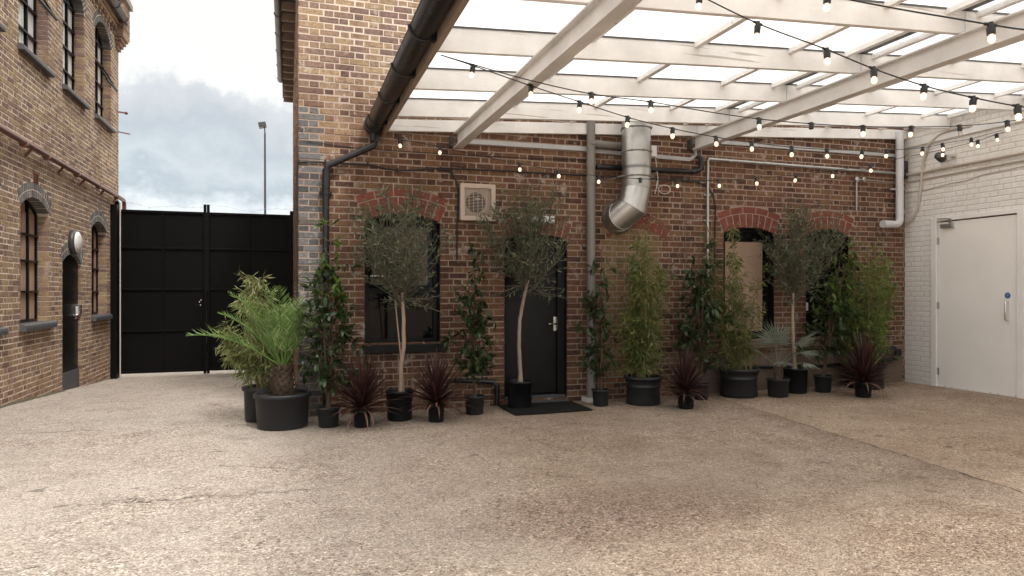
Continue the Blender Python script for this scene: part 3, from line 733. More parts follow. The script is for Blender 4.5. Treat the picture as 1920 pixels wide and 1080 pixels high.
# rendered plinth under the two right-hand windows
mb = MB(); u = 5.1
from mathutils import noise as mnoise
us = [5.1+i*.08 for i in range(49)]; zs = [-.1+j*.085 for j in range(9)]
vs = [(uu, 8.1-.018-.014*mnoise.noise(Vector((uu*4, zz*4, 1)))-(.006 if j < 8 else -.03), zz+(.05*mnoise.noise(Vector((uu*2.3, 7, 1))) if j >= 7 else 0)) for j, zz in enumerate(zs) for uu in us]
mb.add(vs, [(j*49+i, j*49+i+1, (j+1)*49+i+1, (j+1)*49+i) for j in range(8) for i in range(48)], 0, True)
mb.build('plinth', M_concr, shop)

# ---- white painted wall with the big door
OR = Op(6.385, 7.555, .05, 2.45, 0)
wht = thing('painted_brick_wall', 'white painted brick wall with the big flush door on the right', 'wall', (9.02, 5.0, 0))
mbR = brick_wall(FR, -3.0, 8.30, -.1, 4.6, [OR], seed=31, jit=.002, proud=.0015)
mbR.box(9.27, 9.5, -3, 8.3, -.1, 4.6, 2)
mbR.build('wall', [M_whitebr, M_mortW, M_dark], wht)
mb = MB(); fbox(mb, FR, 7.545, 7.635, .0, 2.505, -.12, .022); fbox(mb, FR, 6.295, 6.385, .0, 2.505, -.12, .022); fbox(mb, FR, 6.385, 7.545, 2.445, 2.505, -.12, .022)
dR = mb.build('door', M_doorf, wht, bevel=.004)
mb = MB(); fbox(mb, FR, 6.395, 7.537, .062, 2.428, -.05, -.004); mb.build('leaf', M_door, dR, bevel=.004)
mb = MB(); fbox(mb, FR, 6.36, 7.56, -.02, 2.46, -.14, -.07); mb.build('door_stop', M_dark, dR)
for z in (.26, 1.22, 2.16):
    mb = MB(); mb.tube([FR(7.541, z-.05, .006), FR(7.541, z+.05, .006)], .009, 8); fbox(mb, FR, 7.515, 7.535, z-.05, z+.05, -.003, .001); mb.build('hinge', M_galv, dR)
mb = MB(); fbox(mb, FR, 7.28, 7.47, 2.34, 2.395, -.003, .045); mb.bar(FR(7.31, 2.40, .03), FR(7.31, 2.47, .05), .04, .03); mb.bar(FR(7.31, 2.465, .05), FR(7.52, 2.485, .03), .02, .012); mb.build('door_closer', M_galv, dR, bevel=.006)
mb = MB(); mb.lathe(FR(6.52, 1.371, -.003), [(.001, .004), (.037, .004), (.039, .0)], 24, 0, Matrix.Rotation(-pi/2, 3, 'Y')); mb.build('blue_disc_sign', M_blues, dR)
mb = MB()
for q in range(7):
    ww = (.02, .035, .03, .04, .03, .035, .02)[q]; fbox(mb, FR, 6.52-ww/2, 6.52+ww/2, 1.371+.016-q*.0055, 1.371+.0175-q*.0055, .0015, .0022)
mb.build('sign_text', M_white, dR)
mb = MB(); mb.tube([FR(6.513, 1.285, -.003), FR(6.513, 1.285, .04), FR(6.513, 1.27, .05), FR(6.513, 1.06, .05), FR(6.513, 1.045, .04), FR(6.513, 1.045, -.003)], .011, 10); mb.build('pull_handle', M_chrome, dR)

# pipes and conduits on the white wall
def pipe_thing(name, pts, r, m, label, cat='pipe', clips=None, n=10, group=None, clipr=None, clipm=None):
    mb = MB(); mb.tube(pts, r, n)
    for c in (clips or []):
        p, dr_ = Vector(c[0]), Vector(c[1]).normalized()
        mb.tube([p-dr_*.015, p+dr_*.015], clipr or r*1.35, n)
    o = mb.build(name, m); tag(o, label, cat, group); origin_to(o, pts[0]); return o
pipe_thing('conduit', [FR(8.08, 3.205, .03), FR(6.3, 3.212, .03), FR(1.0, 3.22, .03)], .022, M_cream, 'cream conduit high on the white wall, topmost of the three', 'conduit', [(FR(7.6, 3.207, .03), (0, 1, 0)), (FR(5.5, 3.21, .03), (0, 1, 0))])
pipe_thing('conduit', [FR(8.08, 3.10, .02), FR(6.3, 3.115, .02), FR(1.0, 3.12, .02)], .012, M_cream, 'thinner cream conduit just below the topmost one on the white wall', 'conduit', [(FR(6.9, 3.11, .02), (0, 1, 0))])
pipe_thing('wall_cable', [FR(8.08, 2.945, .01), FR(7.7, 2.935, .01), FR(7.3, 2.975, .01), FR(7.1, 2.97, .01), FR(6.85, 3.02, .01), FR(6.3, 3.04, .01), FR(4, 3.05, .01)], .006, M_cream, 'slack painted cable under the conduits on the white wall', 'cable')
cv = [(7.0+.0, 3.715), (7.30, 3.735), (7.50, 3.70), (7.66, 3.60), (7.74, 3.40), (7.78, 3.15), (7.81, 2.85), (7.86, 2.65), (7.94, 2.52), (8.07, 2.44)]
pipe_thing('flexible_conduit', [FR(u, z, .03) for u, z in cv], .018, M_cream, 'grey flexible conduit curving down from the roof to the wall corner', 'conduit')
mb = MB(); fbox(mb, FR, -3, 8.085, 3.62, 3.70, .003, .03); o = mb.build('wall_batten', M_wood); tag(o, 'white timber batten fixed along the top of the white wall', 'batten'); origin_to(o, FR(5, 3.66, 0))
# small camera
cc = thing('security_camera', 'small dark camera on a bracket above the white conduits', 'camera', FR(7.33, 3.36, 0))
mb = MB(); mb.lathe(FR(7.27, 3.355, 0), [(.001, .03), (.035, .03), (.04, 0)], 16, 0, Matrix.Rotation(-pi/2, 3, 'Y')); mb.tube([FR(7.27, 3.355, .03), FR(7.33, 3.34, .10)], .012, 8); mb.build('bracket', M_cream, cc)
mb = MB(); mb.lathe(FR(7.38, 3.345, .13), [(.001, -.07), (.05, -.07), (.062, .0), (.06, .05), (.001, .055)], 16, 0, Matrix.Rotation(radians(125), 3, 'X')); mb.build('housing', M_guttg, cc)
# black junction box at the corner
mb = MB(); mb.box(8.90, 9.0, 8.02, 8.09, 3.27, 3.42); mb.box(8.955, 9.01, 8.03, 8.09, 3.15, 3.27); o = mb.build('junction_box', M_guttg, bevel=.005); tag(o, 'small dark junction box in the upper corner beside the white downpipe', 'junction box'); origin_to(o, (8.95, 8.05, 3.2))

# ------------------------------------------------------------------ pipes, duct and fittings on the workshop wall
def B(px, py, d=0.0): p = onY(8.1-d, px, py); return p
def bpt(px, py, d): return tuple(B(px, py, d))
# black downpipe
dp = [bpt(703, 247, .10), bpt(704, 262, .10), bpt(702, 273, .10), bpt(615, 310, .09), bpt(612, 318, .09), bpt(611, 340, .09)]
x6 = B(611, 340, .09).x; dp.append((x6, 8.01, .05))
mb = MB(); mb.tube(dp, .038, 14)
for z in (2.55, 1.6, .7): mb.tube([(x6, 8.01, z-.03), (x6, 8.01, z+.03)], .045, 14); mb.box(x6-.07, x6+.07, 8.05, 8.10, z-.015, z+.015)
q = Vector(dp[3]); mb.tube([Vector(dp[4])+Vector((0, 0, .0)), Vector(dp[5])-Vector((0, 0, .08))], .046, 14); mb.tube([Vector(dp[0])+Vector((0, 0, .06)), dp[1]], .048, 14)
o = mb.build('downpipe', M_blackp); tag(o, 'black downpipe stepping down from the canopy gutter near the wall corner', 'downpipe'); origin_to(o, (x6, 8.01, 0))
# black cables
def cable(px, d, r, label, name='wall_cable', clips=True):
    pts = [bpt(x, y, d) for x, y in px]; mb = MB(); mb.tube(pts, r, 8)
    if clips:
        for i in range(0, len(pts), 2): p = Vector(pts[i]); mb.tube([p+Vector((0, .0, -.012)), p+Vector((0, 0, .03))], r*1.25, 6)
    o = mb.build(name, M_cable); tag(o, label, 'cable'); origin_to(o, pts[0]); return o
cable([(560, 304), (575, 303), (610, 304), (650, 307), (690, 309), (720, 315), (745, 320), (775, 319), (800, 317), (826, 315), (870, 317), (942, 320), (1040, 326), (1100, 329), (1200, 333), (1262, 338), (1310, 341)], .02, .010, 'thick black cable sagging across the whole workshop wall')
cable([(826, 317), (838, 319), (849, 327), (856, 340), (859, 356), (858, 400), (857, 440), (857, 486)], .02, .009, 'black cable dropping beside the fan vent')
cable([(1310, 342), (1328, 350), (1337, 366), (1342, 390), (1341, 430), (1340, 520)], .02, .009, 'black cable dropping beside the galvanised conduit')
cable([(558, 306), (557, 330), (556, 420), (557, 520), (556, 640)], .0, .006, 'thin cable hanging down the corner of the workshop', clips=False)
# thin telephone wire
cable([(575, 264), (620, 271), (680, 278), (740, 283), (900, 292), (1000, 297), (1104, 300)], .012, .004, 'thin wire strung across the upper brickwork', clips=False)
# grey soil pipe with branch
gx = B(1108, 400, .10).x
mb = MB(); zt = 3.236+.0573*gx+.03
mb.tube([(gx, 8.0, .03), (gx, 8.0, zt+.4)], .055, 18)
for z in (3.06, 2.86, .93, .55, .22): mb.tube([(gx, 8.0, z-.035), (gx, 8.0, z+.035)], .061, 18)
bz = B(1108, 269, .1).z; mb.tube([(gx, 8.0, bz), (gx+.50, 8.03, bz-.0)], .048, 16); mb.tube([(gx+.07, 8.0, bz), (gx+.10, 8.0, bz)], .054, 16)
mb.tube([(gx, 7.945, bz), (gx, 7.93, bz)], .026, 14); mb.box(gx-.085, gx+.085, 8.05, 8.10, .50, .53); mb.box(gx-.085, gx+.085, 8.05, 8.10, 2.0, 2.03)
mb.box(gx-.09, gx+.09, 7.92, 8.09, gz(gx, 8)-.01, gz(gx, 8)+.05, 1)
o = mb.build('soil_pipe', [M_greyp, M_white]); tag(o, 'thick grey vertical soil pipe right of the black workshop door', 'pipe'); origin_to(o, (gx, 8.0, .03))
# steel extract duct
dc = onY(7.80, 1193, 300).x; dr_ = .185
duct = thing('extract_duct', 'large galvanised extract duct elbowing down into the workshop wall', 'duct', (dc, 7.8, 2.4))
colp = Vector((4.12, 8.1, 2.40))
mb = MB(); top = 3.236+.0573*dc+.35
mb.tube([(dc, 7.80, 2.98), (dc, 7.80, top)], dr_, 32, cap=False); mb.build('straight_section', M_duct, duct)
mb = MB(); A = Vector((dc, 7.80, 3.02)); p1 = Vector((dc, 7.80, 2.74)); p2 = Vector((dc-.07, 7.78, 2.50)); p3 = Vector((dc-.16, 7.88, 2.40)); p4 = Vector(colp)
def gore(mb, pts, r, n=32):
    """segmented elbow: straight cans meeting in mitred rings"""
    pts = [Vector(p) for p in pts]; rings = []
    for i, p in enumerate(pts):
        d0 = (pts[i]-pts[i-1]).normalized() if i else (pts[1]-pts[0]).normalized()
        d1 = (pts[i+1]-pts[i]).normalized() if i < len(pts)-1 else d0
        nrm = (d0+d1).normalized(); rings.append((p, d0, nrm))
    a = rings[0][1].orthogonal().normalized(); prev = None
    for i in range(len(pts)-1):
        d = (pts[i+1]-pts[i]).normalized(); a = (a-d*a.dot(d)).normalized(); b = d.cross(a); vs = []
        for (p, _, nrm) in (rings[i], rings[i+1]):
            for j in range(n):
                q = 2*pi*j/n; o_ = (a*cos(q)+b*sin(q))*r; t = -o_.dot(nrm)/d.dot(nrm); vs.append(p+o_+d*t)
        mb.add(vs, [(j, (j+1) % n, n+(j+1) % n, n+j) for j in range(n)], 0, True)
        mb.tube([vs[n+j] for j in range(n)]+[vs[n]], .006, 5)
gore(mb, [A, p1, p2, p3, p4], dr_); mb.build('elbow', M_duct, duct)
for z in (2.885, 3.20, 3.50):
    mb = MB(); mb.tube([(dc+(dr_+.004)*cos(2*pi*j/36), 7.80+(dr_+.004)*sin(2*pi*j/36), z) for j in range(37)], .009, 6)
    for q in range(8): an = 2*pi*q/8; mb.box(dc+(dr_+.012)*cos(an)-.008, dc+(dr_+.012)*cos(an)+.008, 7.80+(dr_+.012)*sin(an)-.008, 7.80+(dr_+.012)*sin(an)+.008, z-.012, z+.012)
    mb.build('clamp_ring', M_greyp, duct)
mb = MB(); mb.lathe(colp-Vector((0, .06, 0)), [(dr_, 0), (dr_+.012, .0), (dr_+.012, .02), (dr_+.045, .045), (dr_+.045, .058)], 36, 0, Matrix.Rotation(-pi/2, 3, 'X')); mb.build('wall_collar', M_duct, duct)
mb = MB(); mb.tube([(dc-dr_, 7.8, 2.90), (dc-.40, 8.09, 2.83)], .006, 6); mb.build('stay_rod', M_galv, duct)
mb = MB(); a = B(1226, 283, .06); mb.box(a.x-.035, a.x+.045, 8.04, 8.10, a.z-.07, a.z+.07); mb.tube([(a.x+.03, 8.05, a.z-.07), (a.x+.04, 8.0, a.z-.4), (a.x-.02, 7.98, a.z-.58)], .004, 6)
c0 = B(1246, 355, .05); mb.tube([(c0.x+.09*cos(q/12*2*pi), 8.05, c0.z+.06*sin(q/12*2*pi)) for q in range(13)], .004, 6); mb.tube([(c0.x-.09, 8.05, c0.z), (c0.x-.12, 8.06, c0.z+.05), (c0.x-.09, 8.06, c0.z+.16)], .004, 6)
o = mb.build('switch_box', M_white, bevel=0); tag(o, 'small white switch box with a loose coil of wire right of the duct', 'switch box'); origin_to(o, a)
# grey white trunking
def tr(mb, a, b, h=.055, d=.03):
    a, b = B(*a, .02), B(*b, .02); mb.bar(a, b, .03, h)
mb = MB(); tr(mb, (872, 265), (1104, 280)); tr(mb, (1113, 283), (1292, 299), .05); tr(mb, (1292, 300), (1303, 292), .04); tr(mb, (1303, 293), (1303, 276), .05); 
for x in (935, 1010, 1150, 1260): p = B(x, 266+(x-872)*.082, .038); mb.ball(p, .007, 5)
o = mb.build('cable_trunking', M_trunk); tag(o, 'grey white trunking running behind the duct and up to the second beam', 'trunking'); origin_to(o, B(872, 265))
mb = MB(); tr(mb, (1352, 267), (1690, 293), .045); o = mb.build('cable_trunking', M_trunk); tag(o, 'grey white trunking between the second beam and the white downpipe', 'trunking'); origin_to(o, B(1352, 267))
# lagged black pipe
pipe_thing('lagged_pipe', [bpt(1118, 313, .06), bpt(1165, 314, .06), bpt(1240, 319, .06), bpt(1300, 322, .06), bpt(1311, 319, .06), bpt(1315, 311, .06), bpt(1315, 298, .06), bpt(1308, 291, .04)], .034, M_blackp, 'black lagged pipe passing behind the steel duct', 'pipe', n=12)
# galvanised conduit
gp = [B(1327, 298, .04), B(1400, 303, .04), B(1530, 315, .04), B(1690, 327, .04)]; zc = sum(p.z for p in gp)/4
mb = MB(); mb.tube([(gp[0].x, 8.06, .72), (gp[0].x, 8.06, gp[0].z-.02), (gp[0].x+.02, 8.06, gp[0].z), (9.0, 8.06, gp[0].z-.02)], .021, 12)
for x in (1365, 1435, 1615): p = B(x, 300, .04); mb.tube([(p.x, 8.06, gp[0].z-.008), (p.x+.06, 8.06, gp[0].z-.008)], .027, 10)
for z in (2.75, 2.4, 1.9): mb.box(gp[0].x-.05, gp[0].x+.05, 8.07, 8.10, z-.01, z+.01)
o = mb.build('conduit', M_galv); tag(o, 'galvanised conduit turning down the brickwork left of the boarded window', 'conduit'); origin_to(o, (gp[0].x, 8.06, .72))
mb = MB(); a = B(1605, 337, .03); mb.ball((a.x, 8.05, a.z), .04, 8, sy=.6); b = B(1618, 337, .03); mb.ball((b.x, 8.05, b.z), .036, 8, sy=.6); mb.tube([(a.x, 8.06, a.z), (b.x, 8.06, b.z)], .01, 8)
c = B(1605, 395, .03); mb.tube([(a.x, 8.06, a.z), (a.x, 8.06, c.z)], .012, 8); mb.tube([(b.x, 8.07, b.z), (9.0, 8.07, b.z-.01)], .008, 8)
o = mb.build('conduit', M_galv); tag(o, 'short thin conduit with two round boxes left of the white downpipe', 'conduit'); origin_to(o, a)
# thin vertical wire
mb = MB(); a = B(1285, 330, .01); mb.tube([(a.x, 8.085, a.z), (a.x, 8.085, .8)], .0035, 5); o = mb.build('wall_cable', M_greyp); tag(o, 'thin straight wire down the pale stained brickwork', 'cable'); origin_to(o, (a.x, 8.085, .8))
# white downpipe
wx = B(1687, 330, .10).x; e = B(1655, 420, .16)
mb = MB(); mb.tube([(wx, 8.0, 3.236+.0573*wx+.1), (wx, 8.0, 2.58), (wx-.01, 7.99, 2.50), (wx-.05, 7.975, 2.455), (wx-.11, 7.96, 2.435), (e.x, 7.94, e.z)], .055, 18)
for z in (2.98, 2.62): mb.tube([(wx, 8.0, z-.02), (wx, 8.0, z+.02)], .06, 18)
mb.box(wx-.08, wx+.08, 8.05, 8.10, 2.97, 2.99)
o = mb.build('downpipe', M_whitep); tag(o, 'white downpipe with a kicked end in the right corner', 'downpipe'); origin_to(o, (wx, 8.0, 2.5))
# fan vent
f0, f1 = B(863, 343, .06), B(929, 415, .06)
vent = thing('fan_vent', 'square beige fan vent with louvres on the brick wall above the second olive tree', 'vent', ((f0.x+f1.x)/2, 8.1, f1.z))
x0, x1, z1_, z0_ = f0.x, f1.x, f0.z, f1.z; bw = .055
mb = MB(); Fv = lambda u, z, d: (u, 8.1-d, z)
rim(mb, Fv, [(x0, z0_), (x1, z0_), (x1, z1_), (x0, z1_)], [(x0+bw, z0_+bw), (x1-bw, z0_+bw), (x1-bw, z1_-bw), (x0+bw, z1_-bw)], .005, .07); mb.build('housing', M_vent, vent, bevel=.006)
mb = MB(); nl = 19
for i in range(nl):
    z = z0_+bw+(z1_-z0_-2*bw)*(i+.5)/nl; mb.bar((x0+bw, 8.045, z), (x1-bw, 8.045, z), .010, .0045)
for i in range(1, 6): x = x0+bw+(x1-x0-2*bw)*i/6; mb.bar((x, 8.043, z0_+bw), (x, 8.043, z1_-bw), .006, .004)
cx, cz_ = (x0+x1)/2-.02, (z0_+z1_)/2
mb.box(cx-.02, cx+.04, 8.030, 8.036, cz_+.03, cz_+.045)
mb.build('louvre_grille', M_vent, vent)
mb = MB(); fr_ = .125
pts = [(cx+fr_*cos(2*pi*i/28), cz_+fr_*sin(2*pi*i/28)) for i in range(28)]
sq = []
for i in range(28):
    a = 2*pi*i/28; c_, s_ = cos(a), sin(a); k = min(((x1-bw)-cx)/max(c_, 1e-6) if c_ > 0 else (x0+bw-cx)/min(c_, -1e-6), ((z1_-bw)-cz_)/max(s_, 1e-6) if s_ > 0 else (z0_+bw-cz_)/min(s_, -1e-6)); sq.append((cx+k*c_, cz_+k*s_))
rim(mb, Fv, sq, pts, .012, .025); mb.build('fan_shroud', M_vent, vent)
mb = MB()
for i in range(5):
    a = 2*pi*i/5; mb.add([(cx+.02*cos(a), 8.085, cz_+.02*sin(a)), (cx+.12*cos(a-.3), 8.075, cz_+.12*sin(a-.3)), (cx+.12*cos(a+.35), 8.09, cz_+.12*sin(a+.35)), (cx+.02*cos(a+.6), 8.09, cz_+.02*sin(a+.6))], [(0, 1, 2, 3)])
mb.tube([(cx, 8.09, cz_), (cx, 8.07, cz_)], .03, 12); mb.build('fan_blades', M_dark, vent)
mb = MB(); mb.box(x0+.02, x1-.02, 8.098, 8.094, z0_+.02, z1_-.02); mb.build('fan_well', M_dark, vent)
# emergency light above the black door
a, b = B(997, 404, .06), B(1040, 419, .06)
em = thing('emergency_light', 'small white box light above the black workshop door', 'wall light', ((a.x+b.x)/2, 8.1, b.z))
mb = MB(); mb.box(a.x, b.x, 8.04, 8.095, b.z, a.z); mb.build('housing', M_white, em, bevel=.008)
mb = MB(); mb.box(a.x+.012, b.x-.012, 8.030, 8.0395, b.z+.012, a.z-.012); mb.build('diffuser', M_whitep, em, bevel=.004)
# low black waste pipe by the left of the door and the corner one
mb = MB(); z = .32; mb.tube([(1.9, 8.05, z+.03), (2.3, 8.05, z), (2.40, 8.05, z-.01), (2.44, 8.03, z-.05), (2.44, 8.03, .03)], .03, 12); mb.tube([(2.44, 8.03, .17), (2.44, 8.03, .24)], .042, 12); mb.tube([(2.34, 8.05, z-.005), (2.39, 8.05, z-.01)], .037, 12)
o = mb.build('waste_pipe', M_blackp); tag(o, 'low black waste pipe bending into the ground left of the black door', 'pipe'); origin_to(o, (2.44, 8.03, 0))
mb = MB(); mb.tube([(6.2, 8.04, .36), (7.4, 8.04, .34), (8.5, 8.04, .37), (8.62, 8.0, .40)], .022, 10); a = B(1668, 662, .08); mb.tube([(a.x+.10*cos(q), 7.99-.01*q, a.z+.09*sin(q)) for q in [i*.5 for i in range(-1, 8)]], .030, 10); mb.tube([(8.5, 8.03, .37), (8.75, 8.03, .40), (8.83, 8.02, .46), (8.80, 8.0, .54)], .032, 10)
o = mb.build('waste_pipe', M_blackp); tag(o, 'black pipe along the low plinth ending in a bent loop near the right corner', 'pipe'); origin_to(o, (8.6, 8.0, .36))

# ------------------------------------------------------------------ gate
YG = 16.1
gate = thing('metal_gate', 'tall black sheet steel double gate closing the alley', 'gate', (-1.66, YG, gz(-1.66, YG)))
def leafgate(x0, x1, nm):
    mb = MB(); zb = gz((x0+x1)/2, YG)+.075; zt = 3.14
    mb.box(x0+.03, x1-.03, YG+.012, YG+.02, zb, zt-.02)
    o = mb.build('panel', M_blacks, gate)
    mb = MB(); mb.box(x0, x1, YG-.03, YG+.03, zt-.05, zt); mb.box(x0, x1, YG-.03, YG+.03, zb-.005, zb+.05)
    for z in (2.345, 1.468, .59): mb.box(x0+.05, x1-.05, YG-.028, YG+.01, z-.018, z+.018)
    xm = (x0+x1)/2; mb.box(xm-.018, xm+.018, YG-.022, YG+.01, zb+.05, zt-.05)
    mb.box(x0, x0+.05, YG-.032, YG+.03, zb+.05, zt-.05); mb.box(x1-.05, x1, YG-.032, YG+.03, zb+.05, zt-.05)
    mb.build('frame', M_blacks, o, bevel=.004)
leafgate(-3.36, -1.671, 'a'); leafgate(-1.665, .045, 'b')
for (x, h, w) in ((-3.385, 3.30, .09), (-1.70, 3.30, .055), (-1.635, 3.30, .055), (.075, 3.22, .07)):
    mb = MB(); mb.box(x-w/2, x+w/2, YG-.05-w/2, YG-.05+w/2, gz(x, YG)-.01 if abs(x+1.66) > .5 else gz(x, YG)+.02, h); mb.build('post', M_blacks, gate, bevel=.004)
mb = MB(); mb.box(-3.41, -3.29, 15.62, 15.72, gz(-3.3, 15.7)-.02, 3.19); o = mb.build('steel_post', M_blacks, bevel=.004); tag(o, 'black steel post against the left wall beside the gate', 'post'); origin_to(o, (-3.35, 15.67, gz(-3.3, 15.7)))
mb = MB(); mb.tube([(-3.30, 15.95, gz(-3.3, 15.9)), (-3.30, 15.95, 3.25)], .014, 8); o = mb.build('steel_rod', M_cream); tag(o, 'pale thin vertical rod between the left post and the gate', 'rod'); origin_to(o, (-3.30, 15.95, -.35))
mb = MB(); mb.box(-1.70, -1.66, YG-.10, YG-.06, 1.0, 1.42); mb.bar((-1.68, YG-.1, 1.40), (-1.50, YG-.1, 1.40), .02, .02); mb.tube([(-1.9, YG-.05, 1.15), (-1.78, YG-.07, 1.1)], .01, 6)
for (dx, dz) in ((-.13, 1.20), (-.10, 1.24), (-.11, 1.13), (.03, 1.22), (.05, 1.12)): mb.ball((-1.68+dx, YG-.045, dz), .014, 5, 1)
mb.build('latch', [M_blacks, M_white], gate)
mb = MB()
for i in range(14): q = i/13; mb.tube([(-1.80, YG-.06, .78-q*.34), (-1.80+.012*(-1)**i, YG-.07, .765-q*.34)], .010, 6)
mb.build('chain', M_blacks, gate)
mb = MB(); wp = [(-3.3+3.4*i/40, YG, 3.30+.04*cos(i*.55)*(.4+.6*(i % 3 == 0))-.08*sin(pi*(i % 20)/20)) for i in range(41)]; mb.tube(wp, .0025, 4)
for p in wp[::2]: mb.bar((p[0]-.02, p[1], p[2]-.015), (p[0]+.02, p[1], p[2]+.015), .004, .004)
o = mb.build('barbed_wire', M_galv); tag(o, 'thin barbed wire strung above the black gate', 'wire'); origin_to(o, (-1.6, YG, 3.2))

# street lamp beyond the gate
sl = thing('street_lamp', 'tall thin street lamp standing beyond the gate against the clouds', 'street lamp', (0, 0, 0))
pz = 34.0; dd = ray(497.5, 300); t = pz/(dd[0]*TS+dd[1]*TC_); lx, ly = dd[0]*t, dd[1]*t; gzz = gz(lx, ly); top_z = EYE+(547-250)/1280*pz
sl.location = (lx, ly, gzz)
mb = MB(); mb.tube([(lx, ly, gzz), (lx, ly, gzz+2), (lx-.02, ly, top_z)], [.09, .07, .045], 10); mb.tube([(lx-.02, ly, top_z), (lx-.03, ly, top_z+.25), (lx-.08, ly, top_z+.36)], .03, 8); mb.build('pole', M_guttg, sl)
mb = MB(); mb.box(-.19, .17, -.25, .25, -.12, .12, 0, Matrix.Translation((lx-.13, ly, top_z+.40)) @ Matrix.Rotation(radians(-12), 4, 'Y')); mb.build('lamp_head', M_guttg, sl, bevel=.03)

# ------------------------------------------------------------------ canopy
can = thing('glazed_canopy', 'white timber canopy with steel beams and translucent roof sheets over the yard', 'canopy', (1.05, 8.0, 3.24))
def zj(x): return 3.236+.0573*x         # underside of the joists
FX = 1.055; YN = .9
JY = [8.055, 7.34, 6.30, 5.26, 4.19, 3.15, 2.10, 1.05]
def sloped(mb, x0, x1, y0, y1, dz0, dz1, m=0):
    vs = [(x, y, zj(x)+dz) for dz in (dz0, dz1) for y in (y0, y1) for x in (x0, x1)]
    mb.add(vs, [(0, 2, 3, 1), (4, 5, 7, 6), (0, 1, 5, 4), (2, 6, 7, 3), (0, 4, 6, 2), (1, 3, 7, 5)], m)
for i, y in enumerate(JY):
    # each joist is two lengths meeting near the second beam
    for (a, b) in ((FX+.03, 5.28), (5.287, 8.99)):
        mb = MB(); sloped(mb, a, b, y-.024, y+.024, .001 if i == 0 else 0.0, .14 if i == 0 else .195); mb.build('joist', M_wood, can, bevel=.003)
for k, x in enumerate((2.43, 3.44, 4.45, 5.10, 5.44, 6.46, 7.47, 8.47, 8.95)):
    mb = MB()
    for i in range(len(JY)-1): sloped(mb, x-.03, x+.03, JY[i+1]+.025, JY[i]-.025, .145, .192)
    mb.build('purlin', M_wood, can)
for (x, b) in ((1.955, 'first'), (5.27, 'second')):
    mb = MB(); zt = zj(x)-.006; h = .185; y0, y1 = YN, 8.05
    mb.box(x-.055, x+.055, y0, y1, zt-.014, zt); mb.box(x-.055, x+.055, y0, y1, zt-h, zt-h+.014); mb.box(x-.006, x+.006, y0, y1, zt-h+.014, zt-.014)
    mb.build('steel_beam', M_steelw, can)
    mb = MB(); mb.box(x-.10, x-.06, 8.03, 8.097, zt-h+.01, zt-.05); mb.ball((x-.09, 8.03, zt-.12), .012, 5); mb.build('beam_bracket', M_guttg, can)
mb = MB(); mb.box(FX-.012, FX+.028, YN, 8.08, 3.245, 3.475); mb.build('fascia', M_fascia, can, bevel=.003)
mb = MB()
xs = [FX-.05+i*.5 for i in range(17)]; xs[-1] = 9.0
for i in range(len(xs)-1):
    a, b = xs[i], xs[i+1]
    mb.add([(a, YN-.1, zj(a)+.2), (b, YN-.1, zj(b)+.2), (b, 8.095, zj(b)+.2), (a, 8.095, zj(a)+.2)], [(0, 1, 2, 3)])
M_sheet = bpy.data.materials.new('opal_roof_sheet'); M_sheet.use_nodes = True; t = M_sheet.node_tree; t.nodes.clear()
tr_ = N(t, 'ShaderNodeBsdfTranslucent'); di = N(t, 'ShaderNodeBsdfDiffuse'); di.inputs[0].default_value = (.7, .68, .65, 1)
P = objco(t); stn = ramp(t, [(.45, (.72, .715, .705)), (.62, (.66, .65, .63)), (.8, (.50, .48, .44))]); t.links.new(noise(t, P, 1.6, 8, .7, .5), stn.inputs[0]); t.links.new(stn.outputs[0], tr_.inputs[0])
mx = N(t, 'ShaderNodeMixShader'); mx.inputs[0].default_value = .22; ou = N(t, 'ShaderNodeOutputMaterial')
t.links.new(tr_.outputs[0], mx.inputs[1]); t.links.new(di.outputs[0], mx.inputs[2]); t.links.new(mx.outputs[0], ou.inputs[0])
mb.build('roof_sheet', M_sheet, can)
# dark flashing lines where sheets lap over joists
mb = MB()
for y in JY[1:]: sloped(mb, FX, 9.0, y-.034, y-.026, .185, .1985)
mb.build('sealing_strip', M_guttg, can)
mb = MB(); sloped(mb, 5.18, 5.34, YN, 8.05, .1935, .1975); mb.build('lap_strip', M_guttg, can)
# gutter
gt = thing('roof_gutter', 'black half round gutter along the low left edge of the canopy', 'gutter', (.93, 8.0, 3.35))
mb = MB(); half_pipe(mb, (.945, YN, 3.385), (.945, 8.05, 3.365), .10); mb.build('channel', M_blackp, gt)
mb = MB(); mb.tube([(.945, 8.0, 3.30), (.945, 8.0, 3.16)], .05, 14); mb.tube([(.945, 7.92, 3.36), (.945, 8.08, 3.36)], .112, 18); mb.build('outlet', M_blackp, gt)
for i in range(8):
    y = 7.62-i*.88; mb = MB(); mb.tube([(.945+.106*cos(a), y, 3.375-.106*sin(a)) for a in [pi*j/10 for j in range(11)]], .011, 6); mb.box(1.02, 1.042, y-.03, y+.03, 3.27, 3.40); mb.bar((1.03, y, 3.31), (.985, y, 3.285), .03, .018); mb.build('gutter_bracket', M_blackp, gt)

